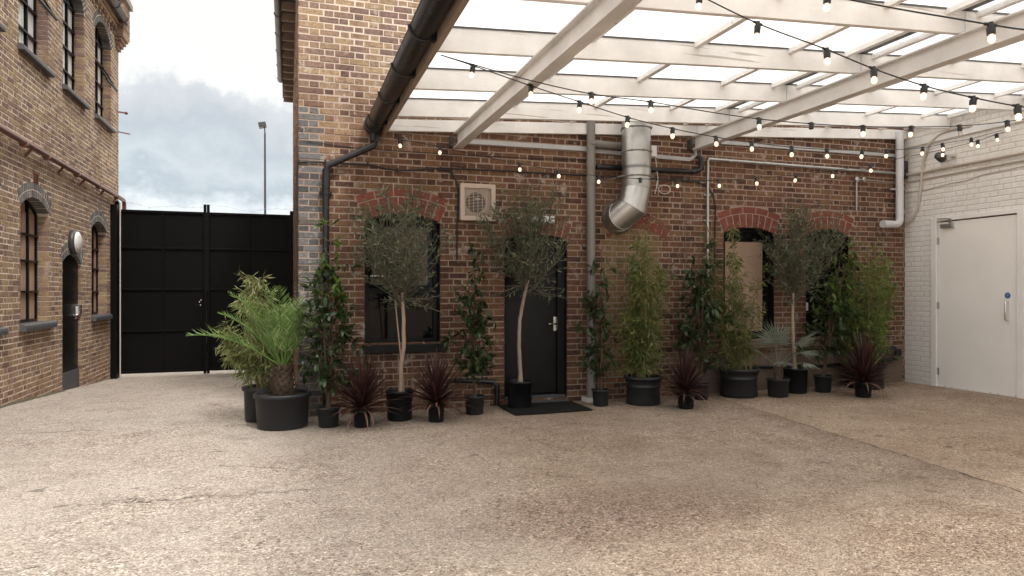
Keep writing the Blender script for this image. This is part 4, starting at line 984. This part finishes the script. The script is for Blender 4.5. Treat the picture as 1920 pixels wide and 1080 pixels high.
# ------------------------------------------------------------------ festoon lights
M_bulb = bpy.data.materials.new('lit_bulb'); M_bulb.use_nodes = True; t, b = nodes(M_bulb)
b.inputs['Base Color'].default_value = (1, .9, .75, 1); b.inputs['Emission Color'].default_value = (1, .74, .45, 1); b.inputs['Emission Strength'].default_value = .95; b.inputs['Roughness'].default_value = .1
lw_ = N(t, 'ShaderNodeLayerWeight'); r_ = ramp(t, [(.0, (1, .84, .62)), (.45, (1, .60, .33)), (1, (.62, .33, .18))]); lw_.inputs[0].default_value = .45; t.links.new(lw_.outputs['Facing'], r_.inputs[0]); t.links.new(r_.outputs[0], b.inputs['Emission Color'])
M_bulboff = mat('clear_bulb', (.75, .72, .68), .08, 0, Transmission_Weight=.6)
def in_plan(a, b, px, py):
    """point of the vertical plane through plan points a,b seen at this pixel"""
    d = ray(px, py); nx, ny = b[1]-a[1], -(b[0]-a[0]); t = (a[0]*nx+a[1]*ny)/(d[0]*nx+d[1]*ny)
    return Vector((t*d[0], t*d[1], EYE+t*d[2]))
def festoon(label, a, b, line, bulbs, off=(), nobulb=()):
    pts = [in_plan(a, b, *p) for p in line]
    # smooth the cable
    out = []
    for i in range(len(pts)-1):
        p0, p1, p2, p3 = pts[max(i-1, 0)], pts[i], pts[i+1], pts[min(i+2, len(pts)-1)]
        for k in range(5):
            s = k/5; out.append(.5*((2*p1)+(p2-p0)*s+(2*p0-5*p1+4*p2-p3)*s*s+(3*p1-p0-3*p2+p3)*s**3))
    out.append(pts[-1])
    th_ = thing('festoon_light_string', label, 'string lights', out[0], 'festoon light strings under the canopy')
    mb = MB(); mb.tube(out, .0045, 6); mb.build('cable', M_cable, th_)
    for i, (px, py) in enumerate(bulbs):
        c = in_plan(a, b, px, py); near = min(out, key=lambda q: hypot(q.x-c.x, q.y-c.y)); 
        # socket hangs from the cable; bulb centre at the pixel
        j = out.index(near); k0, k1 = out[max(j-1, 0)], out[min(j+1, len(out)-1)]
        seg = (k1-k0); s = max(0, min(1, ((c.x-k0.x)*seg.x+(c.y-k0.y)*seg.y)/max(1e-6, seg.x**2+seg.y**2))); top = k0+seg*s
        d_ = (c-top)
        if d_.length < .045 or d_.z > 0: d_ = Vector((random.uniform(-.01, .01), random.uniform(-.01, .01), -.075))
        Lh = d_.length; d_ = Vector((d_.x+random.uniform(-.006, .006), d_.y+random.uniform(-.012, .012), d_.z)).normalized(); Lh = min(max(Lh, .07), .10)
        sk = top+d_*(Lh-.022); cc_ = top+d_*(Lh+.0)
        mb = MB(); mb.tube([top+Vector((0, 0, .012)), top+d_*.012, top+d_*.014, sk], [.014, .016, .0225, .0210], 10)
        mb.tube([top-seg.normalized()*.03, top+seg.normalized()*.03], .009, 8)
        so = mb.build('lamp_holder', M_cable, th_)
        if i in nobulb: continue
        mb = MB(); M3 = d_.to_track_quat('Z', 'Y').to_matrix()
        mb.lathe(sk, [(.010, -.002), (.013, .004), (.019, .012), (.0180, .019), (.0192, .0275), (.0172, .0365), (.0125, .043), (.006, .0465), (.0005, .047)], 14, 0, M3)
        mb.build('bulb', M_bulboff if i in off else M_bulb, so)
    return th_
HK = (1.09, 5.23)
festoon('upper string fanning right from the shared hook on the brown fascia', HK, (9.02, 4.6),
        [(826, 103), (884, 120), (995, 151), (1109, 176), (1220, 191), (1325, 209), (1423, 223), (1521, 232), (1618, 237), (1709, 238), (1799, 236), (1887, 228), (1990, 212)],
        [(1109, 189), (1220, 201), (1423, 236), (1521, 243), (1618, 250), (1709, 252), (1799, 250), (1888, 243)], off=(6,), nobulb=(3,))
festoon('lower string from the shared hook sagging toward the white corner wall', HK, (9.02, 6.6),
        [(826, 103), (884, 122), (993, 160), (1087, 191), (1177, 220), (1261, 241), (1342, 257), (1410, 267), (1485, 276), (1550, 280), (1615, 282), (1665, 281), (1730, 277), (1775, 268), (1825, 259), (1880, 244), (1960, 226)],
        [(887, 131), (995, 166), (1087, 206), (1177, 234), (1261, 253), (1342, 269), (1409, 279), (1484, 290), (1550, 293), (1617, 291), (1662, 291), (1730, 285), (1767, 280), (1821, 271), (1906, 243)])
festoon('large near string of lamps crossing the canopy diagonally from top centre', (1.1, 4.38), (9.02, 1.77),
        [(1240, -48), (1325, -2), (1428, 47), (1548, 92), (1641, 130), (1737, 162), (1825, 183), (1908, 199), (2000, 210)],
        [(1312, 4), (1421, 68), (1550, 102), (1638, 151), (1733, 180), (1825, 197), (1907, 209)])
festoon('nearest string at the top right corner with the biggest lamps', (2.9, 3.16), (5.0, 1.55),
        [(1440, -40), (1560, -8), (1680, 16), (1780, 33), (1856, 46), (1925, 56), (2050, 66)],
        [(1552, 10), (1857, 61)])
festoon('far string hanging along the workshop brick wall behind the duct', (1.2, 8.0), (9.02, 6.58),
        [(735, 258), (748, 261), (825, 275), (900, 292), (975, 307), (1048, 320), (1124, 330), (1199, 335), (1271, 338), (1348, 338), (1418, 334), (1493, 328), (1560, 320), (1632, 309), (1700, 294), (1770, 280), (1833, 264), (1868, 252), (1930, 232)],
        [(749, 266), (825, 284), (974, 315), (1048, 329), (1124, 339), (1200, 344), (1271, 346), (1348, 346), (1418, 343), (1493, 337), (1561, 329), (1632, 320), (1768, 290), (1833, 268), (1868, 257)], nobulb=(5,))

# ------------------------------------------------------------------ door mat
c = [ong(945, 762), ong(965, 778), ong(1113, 771), ong(1070, 751)]
mb = MB(); P0 = Vector((c[1].x, c[1].y)); y_n = (c[1].y+c[2].y)/2
x0, x1 = ong(962, 778).x, ong(1113, 771).x; yn, yf = 7.35, 7.98
mb.box(x0, x1, yn, yf, .02, .034)
for i in range(26): x = x0+.02+i*(x1-x0-.04)/25; mb.box(x-.008, x+.008, yn+.01, yf-.01, .034, .040)
M4 = Matrix.Rotation(radians(2), 4, 'Z')
o = mb.build('door_mat', M_mat); tag(o, 'flat black rubber mat in front of the workshop door', 'door mat'); origin_to(o, ((x0+x1)/2, (yn+yf)/2, .02))

# ------------------------------------------------------------------ plants
def pot_at(xl, xr, rim_y, base_y, taper=.80, style=0, dk=False):
    xc = (xl+xr)/2; f = ong(xc, base_y)
    rr = (xr-xl)/2*depthZ(f)/1280; dirv = Vector((f.x, f.y, 0)).normalized(); rb = rr*taper
    c = f+dirv*rb; rr = (xr-xl)/2*depthZ(c)/1280; rb = rr*taper
    h = (547-rim_y)/1280*depthZ(c)+EYE-gz(c.x, c.y)
    return Vector((c.x, c.y, gz(c.x, c.y)+.004)), rr, rb, h
def make_pot(th, c, rr, rb, h, style, m):
    mb = MB(); lip = .012 if rr < .2 else .022; lh = .02 if rr < .2 else .035
    if style == 'tub': prof = [(.001, 0), (rb, 0), (rb+.01, .015), (rr-lip-.02, h*.62), (rr-lip-.005, h*.63), (rr-lip-.004, h*.66), (rr-lip-.014, h*.67), (rr-lip-.01, h*.78), (rr-lip-.002, h*.79), (rr-lip, h-lh), (rr, h-lh), (rr+.006, h-lh*.5), (rr, h), (rr-lip*1.6, h), (rr-lip*1.8, h-.06)]
    elif style == 'nursery': prof = [(.001, 0), (rb, 0), (rb+.004, .02), (rr-lip, h-lh*1.4), (rr-.002, h-lh*1.4), (rr, h), (rr-lip*1.3, h), (rr-lip*1.4, h-.05)]
    else: prof = [(.001, 0), (rb, 0), (rb+.008, .008), (rr-lip*.9, h-lh*1.2), (rr, h-lh*1.1), (rr+.003, h-lh*.4), (rr-.002, h), (rr-lip*1.3, h), (rr-lip*1.5, h-.04)]
    mb.lathe(c, prof, 36, 0); p = mb.build('pot', m, th)
    mb = MB(); zs = h-.035; rs = rr-lip*1.4; mb.lathe(c, [(rs, zs), (rs*.7, zs+.006), (rs*.35, zs+.012), (.001, zs+.014)], 20, 0); mb.build('soil', M_soil, p)
def leaf(mb, p, d, up, L, w, m=0, fold=.25, curl=.15):
    d = d.normalized(); s = d.cross(up)
    s = s.normalized() if s.length > 1e-4 else d.orthogonal().normalized()
    n = s.cross(d)
    a = p; b = p+d*L*.45-n*L*curl*.15; e = p+d*L-n*L*curl
    mb.add([a, b+s*w/2+n*w*fold, b-s*w/2+n*w*fold, e, b], [(0, 4, 1), (0, 2, 4), (4, 3, 1), (2, 3, 4)], m, False)
def leaf6(mb, p, d, up, L, w, m=0, curl=.2, fold=.2):
    d = d.normalized(); s = d.cross(up); s = s.normalized() if s.length > 1e-4 else d.orthogonal().normalized(); n = s.cross(d)
    vs = []
    for (t, ww) in ((0, .08), (.25, .75), (.55, 1.0), (.82, .6), (1, .03)):
        c = p+d*L*t-n*(L*curl*t*t); vs += [c+s*w*.5*ww+n*w*fold*ww, c, c-s*w*.5*ww+n*w*fold*ww]
    mb.add(vs, [f for i in range(4) for f in ((3*i, 3*i+3, 3*i+4, 3*i+1), (3*i+1, 3*i+4, 3*i+5, 3*i+2))], m, True)
def rv(rd): 
    while True:
        v = Vector((rd.uniform(-1, 1), rd.uniform(-1, 1), rd.uniform(-1, 1)))
        if .05 < v.length < 1: return v.normalized()

def olive(label, pot, crown_c, rx, rz, trunk_px, seed, stake=False, tdepth=0.0):
    rd = random.Random(seed); c, rr, rb, h = pot_at(*pot[:4], taper=.82)
    th_ = thing('potted_olive_tree', label, 'olive tree', c, 'standard olive trees in black pots'); make_pot(th_, c, rr, rb, h, 'nursery', M_potb)
    Zc = depthZ(c); s = Zc/1280
    def off(px, py):   # a point above the pot at this height in the photo, same depth as the pot
        d = ray(px, py); t = Zc/1.0; return Vector((d[0]*t, d[1]*t, EYE+d[2]*t))
    cc_ = off(*crown_c); rx *= s; rz *= s
    tp = [off(*p) for p in trunk_px]; tp[0].z = c.z+h-.03; tp[0].x, tp[0].y = c.x+(tp[0].x-c.x)*.6, c.y+(tp[0].y-c.y)*.6
    mb = MB(); fine = []
    for i in range(len(tp)-1):
        for k in range(4): fine.append(tp[i].lerp(tp[i+1], k/4))
    fine.append(tp[-1]); n = len(fine)
    fine = [p+Vector((rd.uniform(-.004, .004), rd.uniform(-.004, .004), 0)) for p in fine]
    rad = [.036 if i == 0 else .026-.008*i/n for i in range(n)]; mb.tube(fine, rad, 12)
    mb.build('trunk', M_barkp, th_)
    if stake:
        mb = MB(); p = c+Vector((.05, -.03, h-.05)); mb.tube([p, p+Vector((-.10, .02, 1.05))], .009, 6); mb.build('stake', M_fascia, th_)
    top = fine[-1]; br = MB(); lv = MB()
    def grow(p, d, L, r, lvl):
        lim = rd.random()
        n = max(3, int(L/.06)); pts = [p]; dd_ = d.copy()
        for i in range(n):
            dd_ = (dd_+rv(rd)*.16+Vector((0, 0, .05 if lvl < 2 else -.03))).normalized(); q = pts[-1]+dd_*(L/n)
            # stay in the crown ellipsoid
            e = q-cc_; k = (e.x/rx)**2+(e.y/rx)**2+(e.z/rz)**2
            if k > .55+1.0*lim: break
            pts.append(q)
        if len(pts) < 2: return
        br.tube(pts, [r*(1-.7*i/len(pts)) for i in range(len(pts))], 5 if lvl else 6, cap=False)
        if lvl < 2:
            for i in range(1, len(pts)):
                for _ in range(2 if lvl == 0 else 1):
                    if rd.random() < (.44 if lvl == 0 else .15):
                        t = (pts[i]-pts[i-1]).normalized(); nd = (t*.8+rv(rd)*.85+Vector((0, 0, .22))).normalized()
                        grow(pts[i], nd, L*rd.uniform(.35, .6), r*.5, lvl+1)
        if lvl >= 1:
            for i in range(len(pts)-1):
                seg = pts[i+1]-pts[i]; m = max(1, int(seg.length/.037))
                for k in range(m):
                    if rd.random() < .25: continue
                    b = pts[i]+seg*(k/m); t = seg.normalized(); a = rv(rd); a = (a-t*a.dot(t)).normalized()
                    for sgn in (1, -1):
                        leaf(lv, b, t*.75+a*sgn*.8+Vector((0, 0, rd.uniform(-.15, .2))), rv(rd), rd.uniform(.045, .08), rd.uniform(.012, .018), 0, .15, rd.uniform(-.1, .25))
    for i in range(17):
        a = 2*pi*i/17+rd.uniform(-.2, .2); elv = rd.uniform(-.45, 1.35); d = Vector((cos(a)*cos(elv), sin(a)*cos(elv), sin(elv)+.1)).normalized()
        st = fine[-1-rd.randint(0, 3)]
        target = cc_+Vector((d.x*rx, d.y*rx, d.z*rz)); L = (target-st).length*rd.uniform(.75, 1.0)
        grow(st, (target-st).normalized(), L*rd.uniform(.75, 1.15), .0085, 0)
    for i in range(5):
        a = rd.uniform(0, 2*pi); d = Vector((cos(a), -abs(sin(a))*.6, rd.uniform(-.3, .1))).normalized(); grow(fine[-2], d, rx*.95, .007, 1)
    br.build('branches', M_twig, th_); lv.build('foliage', M_olive, th_)
def px_h(c, py): return EYE+(547-py)/1280*depthZ(c)

def shrub(label, pot, top_y, spread_px, seed, m=None, stems=4, nleaf=420, bright=0, low=.12, potstyle='plain', lean=0, group='leafy evergreen shrubs in small pots'):
    rd = random.Random(seed); c, rr, rb, h = pot_at(*pot[:4], taper=.74)
    th_ = thing('potted_shrub', label, 'shrub', c, group); make_pot(th_, c, rr, rb, h, potstyle, M_pot)
    s = depthZ(c)/1280; W_ = spread_px*s/2; ztop = px_h(c, top_y); z0 = c.z+h-.03; H = ztop-z0
    st = MB(); lv = MB(); tips = []
    for k in range(stems):
        a = 2*pi*k/stems+rd.uniform(-.4, .4); hh = H*(1 if k == 0 else rd.uniform(.62, .92)); out = W_*rd.uniform(.15, .5) if k else W_*.05
        pts = [Vector((c.x+.02*cos(a), c.y+.02*sin(a), z0))]
        for i in range(1, 13):
            q = i/12; pts.append(Vector((c.x+cos(a)*out*q**.8+rd.uniform(-.012, .012)+lean*s*q, min(8.03, c.y+sin(a)*out*q**.8*.6+rd.uniform(-.012, .012)), z0+hh*q)))
        st.tube(pts, [.011*(1-.75*i/12)+.002 for i in range(13)], 6, cap=False)
        for i in range(2, 13):
            q = i/12
            for _ in range(3 if q < .9 else 2):
                if rd.random() < .8:
                    b = rd.uniform(0, 2*pi); L = W_*rd.uniform(.35, .95)*(1.05-.65*max(0, q-.45)/.55)*(.65+.35*min(1, q/.3))
                    d = Vector((cos(b), sin(b)*.75, rd.uniform(.25, .9))).normalized(); p = pts[i]; tw = [p]
                    for j in range(4): d = (d+rv(rd)*.15+Vector((0, 0, -.03))).normalized(); e = tw[-1]+d*L/4; e.y = min(e.y, 8.05); tw.append(e)
                    st.tube(tw, [.005, .004, .0035, .003, .002], 4, cap=False); tips.append((tw, q))
    n = 0
    while n < nleaf*1.35:
        tw, q = rd.choice(tips); j = rd.choice((1, 2, 3, 4, 4)); p = tw[j]; base = (tw[j]-tw[j-1]).normalized(); k = rd.choice((2, 3, 5)) if j == 4 else 1
        for i in range(k):
            d = (base*.5+rv(rd)*.9+Vector((0, 0, -.12))).normalized(); L = rd.uniform(.075, .13)
            e = p+rv(rd)*.015; e.y = min(e.y, 8.03)
            if (e+d*L).y > 8.08: d.y = -abs(d.y)
            leaf6(lv, e, d, Vector((0, 0, 1)) if rd.random() < .8 else rv(rd), L, L*rd.uniform(.34, .44), 1 if (bright and q > 1-bright and rd.random() < .8) else 0, rd.uniform(.1, .4), .12); n += 1
    st.build('stems', M_barkd, th_); lv.build('foliage', [m or M_laurel, M_bright], th_)

def bamboo(label, pot, top_y, spread_px, seed, culms=22, nleaf=2200, m=None, style='tub', taper=.86, lean=0, squash=.7, lowq=.12, shift=0):
    rd = random.Random(seed); c, rr, rb, h = pot_at(*pot[:4], taper=taper)
    th_ = thing('potted_bamboo', label, 'bamboo', c, 'bamboos in large charcoal tubs'); make_pot(th_, c, rr, rb, h, style, M_pot)
    s = depthZ(c)/1280; W_ = spread_px*s/2; H = px_h(c, top_y)-(c.z+h); z0 = c.z+h-.03; cn = MB(); lv = MB(); nodes_ = []
    for k in range(culms):
        a = rd.uniform(0, 2*pi); r0 = rr*.62*sqrt(rd.random()); q_ = rd.random(); hh = H*(1 if k < 3 else rd.uniform(.38, .88)); out = W_*rd.uniform(.05, .95)*(1 if k > 2 else .25)
        b = a+rd.uniform(-.6, .6); pts = []
        for i in range(11):
            q = i/10; pts.append(Vector((c.x+cos(a)*r0+cos(b)*out*q**1.7+(lean+shift)*s*q, min(8.04, c.y+sin(a)*r0+sin(b)*out*squash*q**1.7), z0+hh*(q-.04*q*q*out/W_))))
        cn.tube(pts, [.006*(1-.7*i/10)+.001 for i in range(11)], 5, cap=False)
        for i in range(1, 11):
            if i/10 > lowq: nodes_.append((pts[i], (pts[i]-pts[i-1]).normalized(), i/10)); nodes_.append((pts[i].lerp(pts[i-1], .5), (pts[i]-pts[i-1]).normalized(), i/10))
    n = 0
    while n < nleaf*3.0:
        p, t, q = rd.choice(nodes_); d = (rv(rd)+Vector((0, 0, .15))); d = d.normalized(); L = rd.uniform(.06, .27)*(1.15-.6*q); e = p+d*L; e.y = min(e.y, 8.05)
        cn.tube([p, e], [.0016, .001], 3, cap=False)
        for i in range(rd.randint(3, 7)):
            f = rd.uniform(.4, 1.0); b = p.lerp(e, f); ld = (d*.5+rv(rd)*.7+Vector((0, 0, -.45))).normalized(); LL = rd.uniform(.06, .13)
            if (b+ld*LL).y > 8.07: ld.y = -abs(ld.y)
            leaf(lv, b, ld, rv(rd), LL, rd.uniform(.010, .017), 0, .1, rd.uniform(0, .3)); n += 1
    cn.build('canes', M_cane, th_); lv.build('foliage', m or M_bamboo, th_)

def cordyline(label, pot, top_y, spread_px, seed, n=125, dead=9):
    rd = random.Random(seed); c, rr, rb, h = pot_at(*pot[:4], taper=.80)
    th_ = thing('potted_cordyline', label, 'cordyline', c, 'purple cordylines in small black pots'); make_pot(th_, c, rr, rb, h, 'nursery', M_potb)
    s = depthZ(c)/1280; H = px_h(c, top_y)-(c.z+h); W_ = spread_px*s/2; L0 = max(H*.98, W_); cen = c+Vector((0, 0, h-.02))
    mb = MB(); mb.tube([cen-Vector((0, 0, .03)), cen+Vector((0, 0, .10))], [.028, .022], 10); mb.build('stem', M_barkd, th_)
    lv = MB()
    for i in range(n+dead):
        isd = i >= n; q = (i+.5)/n
        a = i*2.39996+rd.uniform(-.15, .15); el0 = radians(86-78*q**.9+rd.uniform(-7, 7)) if not isd else radians(rd.uniform(-5, 20))
        L = L0*rd.uniform(.82, 1.04)*(.95 if q < .2 else .9-.12*q) if not isd else L0*rd.uniform(.5, .75); wd = rd.uniform(.022, .031); droop = (.12+.6*q) if not isd else 1.9
        base = cen+Vector((0, 0, .09*(1-q) if not isd else .01)); p = base.copy(); e = el0; K_ = 7; vs = []
        sd = Vector((-sin(a), cos(a), 0))
        for k in range(K_+1):
            t = k/K_; d = Vector((cos(a)*cos(e), sin(a)*cos(e), sin(e))); w = wd*(.55+.45*min(1, t/.25))*(1-t**3)*1.0+.0008
            nn = sd.cross(d); pp_ = p.copy(); pp_.z = max(pp_.z, gz(pp_.x, pp_.y)+.012); pp_.y = min(pp_.y, 8.07)
            vs += [pp_+sd*w/2-nn*w*.22, pp_, pp_-sd*w/2-nn*w*.22]; p = p+d*(L/K_); e -= droop/K_*(.4+1.2*t)
        lv.add(vs, [f for k in range(K_) for f in ((3*k, 3*k+3, 3*k+4, 3*k+1), (3*k+1, 3*k+4, 3*k+5, 3*k+2))], 1 if isd or (q > .8 and rd.random() < .25) else 0, True)
    lv.build('leaves', [M_cord, M_cordd], th_)

def date_palm(label, pot, seed):
    rd = random.Random(seed); c, rr, rb, h = pot_at(*pot[:4], taper=.84)
    th_ = thing('potted_date_palm', label, 'palm', c); make_pot(th_, c, rr, rb, h, 'plain', M_pot)
    cen = c+Vector((0, 0, h-.04)); tk = MB(); tk.lathe(cen, [(.10, 0), (.115, .05), (.11, .15), (.085, .25), (.05, .34)], 16)
    for i in range(75):
        a = i*2.4; z = .01+.30*i/75; r = .118-.05*z/.3; b = cen+Vector((cos(a)*r, sin(a)*r, z)); d = Vector((cos(a)*.6, sin(a)*.6, .9)).normalized(); L = rd.uniform(.05, .09)
        sd = Vector((-sin(a), cos(a), 0)); tk.add([b-sd*.022, b+sd*.022, b+d*L+sd*.009, b+d*L-sd*.009, b+Vector((cos(a), sin(a), .2))*.022], [(0, 1, 4), (1, 2, 4), (2, 3, 4), (3, 0, 4)])
    tk.build('trunk', M_barkx, th_)
    crown = cen+Vector((0, 0, .32))
    fr = [(-2.72, 36, 1.02, .5), (2.6, 64, .85, .5), (-.6, 60, .80, .5), (.35, 62, .70, .5), (-1.2, 72, .78, .6), (-2.2, 66, .88, .5), (1.6, 70, .80, .5), (3.3, 72, .95, .5), (-.1, 76, .85, .5), (-1.7, 80, .92, .4), (-2.9, 58, .85, .5), (.9, 80, .80, .4)]
    for (a, eld, L, dr2) in fr:
        e = radians(eld); p = crown+Vector((cos(a), sin(a), 0))*.03; pts = [p.copy()]; K_ = 16; ds = []
        for k in range(K_):
            d = Vector((cos(a)*cos(e), sin(a)*cos(e), sin(e))); p = p+d*(L/K_); p.y = min(p.y, 8.3); pts.append(p.copy()); ds.append(d); e -= dr2*1.6/K_*(.3+1.4*k/K_)
        mb = MB(); mb.tube(pts, [.009*(1-.8*i/K_)+.001 for i in range(K_+1)], 6, cap=False); sd = Vector((-sin(a), cos(a), 0))
        for k in range(3, K_):
            for sub in (0, .5):
                b = pts[k].lerp(pts[k+1], sub); d = ds[k]; q = (k+sub)/K_; ll = .30*sin(pi*min(1, .15+q*.85))**.7*L*.9*rd.uniform(.85, 1.1)
                for sg in (1, -1):
                    dd_ = (d*.75+sd*sg*.85+Vector((0, 0, rd.uniform(.05, .35)))).normalized(); leaf(mb, b, dd_, sd.cross(d)*1.0+rv(rd)*.25, ll, .012, 1, .3, rd.uniform(.05, .25))
        mb.build('frond', [M_palm, M_palm], th_)

def fan_palm(label, pot, seed):
    rd = random.Random(seed); c, rr, rb, h = pot_at(*pot[:4], taper=.80)
    th_ = thing('potted_fan_palm', label, 'fan palm', c); make_pot(th_, c, rr, rb, h, 'plain', M_pot)
    cen = c+Vector((0, 0, h-.03)); mb = MB(); mb.tube([cen, cen+Vector((0, 0, .10)), cen+Vector((.005, 0, .20))], [.05, .04, .026], 10)
    for i in range(24): a = i*2.4; z = .01+.16*i/24; b = cen+Vector((cos(a)*.045, sin(a)*.045, z)); mb.bar(b, b+Vector((cos(a)*.02, sin(a)*.02, .05)), .02, .006)
    mb.build('trunk', M_barkd, th_)
    for (a, eld, L, fl, tilt) in ((-2.6, 66, .36, .36, 0), (-.9, 80, .34, .36, .1), (-.35, 48, .40, .36, 0), (.1, 24, .42, .32, .3), (3.05, 34, .42, .34, .2), (-2.1, 20, .30, .24, .8), (-.6, 12, .32, .24, .9), (1.4, 80, .36, .32, 0)):
        e = radians(eld); d = Vector((cos(a)*cos(e), sin(a)*cos(e), sin(e))); p0 = cen+Vector((0, 0, .18)); p1 = p0+d*L; lf_ = MB(); lf_.tube([p0, p0+d*L*.5+Vector((0, 0, .01)), p1], [.006, .004, .004], 5)
        sd = Vector((-sin(a), cos(a), 0)); up = sd.cross(d)*-1
        for i in range(22):
            t = (i/21-.5)*2; an = t*radians(95); dd_ = (d*cos(an)+sd*sin(an)+up*.10*abs(t)).normalized(); ll = fl*(1-.28*abs(t)**2)*rd.uniform(.92, 1.04)
            leaf(lf_, p1, (dd_+Vector((0, 0, -.12-tilt*.3))).normalized(), up+rv(rd)*.1, ll, .015, 0, .3, rd.uniform(.05, .25))
        lf_.build('fan_leaf', M_fan, th_)

bamboo('pale green bamboo in a round tub half hidden behind the date palm', (456, 528, 724, 792), 515, 165, 41, 20, 1700, M_bamboo2, 'plain', .82, lean=-6, lowq=.3)
date_palm('feathery date palm with shaggy trunk in the biggest round pot by the wall corner', (478, 582, 736, 808), 5)
shrub('tall leafy shrub climbing in front of the black downpipe at the wall corner', (594, 638, 763, 803), 425, 130, 51, nleaf=620, bright=.14, stems=5)
cordyline('purple cordyline between the corner shrub and the first olive tree', (661, 697, 768, 803), 652, 118, 61)
olive('olive tree in front of the arched black window, with a thin stake', (722, 776, 732, 791), (750, 476), 124, 126, [(755, 730), (752, 690), (758, 640), (756, 590), (754, 548)], 71, True)
cordyline('purple cordyline between the first olive tree and the shrub under the fan vent', (801, 835, 758, 793), 655, 118, 62)
shrub('slender dark shrub below the fan vent, left of the black door', (870, 910, 742, 779), 478, 105, 52, nleaf=430, stems=4)
olive('olive tree standing on the edge of the mat before the black door', (949, 1000, 714, 770), (990, 466), 120, 120, [(977, 712), (973, 650), (974, 600), (982, 560), (990, 525)], 72)
shrub('airy dark shrub in front of the grey soil pipe', (1109, 1143, 730, 763), 468, 92, 53, nleaf=300, stems=3)
bamboo('bamboo in a wide tub below the elbow of the steel duct', (1170, 1242, 705, 762), 445, 125, 42, 26, 2300)
cordyline('purple cordyline right of the bamboo tub under the duct', (1269, 1303, 738, 768), 648, 100, 63)
shrub('dark shrub in a pot half hidden behind the cordyline, left of the boarded window', (1298, 1330, 719, 751), 470, 110, 54, nleaf=620, stems=5)
bamboo('bamboo in a wide tub in front of the boarded window', (1348, 1423, 690, 747), 428, 110, 43, 18, 1000, lean=-34)
fan_palm('silvery fan palm with spiky leaves in a small pot below the boarded window', (1438, 1480, 710, 746), 6)
olive('olive tree standing between the two right hand windows', (1468, 1515, 690, 739), (1505, 478), 92, 104, [(1490, 688), (1487, 640), (1486, 590), (1487, 550)], 73)
shrub('shrub with bright young leaves at its top in front of the rightmost window', (1526, 1560, 704, 737), 440, 105, 55, nleaf=520, bright=.35, stems=4, lean=45)
bamboo('bamboo growing tallest at the right corner beside the white wall', (1584, 1658, 683, 731), 452, 135, 44, 24, 2200, M_bamboo3)
cordyline('rightmost purple cordyline, in front of the corner bamboo', (1602, 1635, 717, 746), 614, 112, 64)

# ------------------------------------------------------------------ litter gathered round the pots
rdl = random.Random(99); mb = MB()
for i in range(260):
    x = rdl.uniform(-1.6, 8.8); y = 8.0-abs(rdl.gauss(0, .45)) if x > .1 else rdl.uniform(7.0, 8.6)
    z = gz(x, y)+.014; L = rdl.uniform(.02, .06); a = rdl.uniform(0, 2*pi)
    leaf(mb, Vector((x, y, z)), Vector((cos(a), sin(a), rdl.uniform(0, .15))), Vector((0, 0, 1)), L, L*.3, 0, .2, .1)
tag(mb.build('fallen_leaves', leafmat('dry_leaf', [(.10, .06, .03), (.22, .15, .08), (.07, .05, .03)], .1)), 'dry fallen leaves scattered along the foot of the wall', 'leaves', kind='stuff')
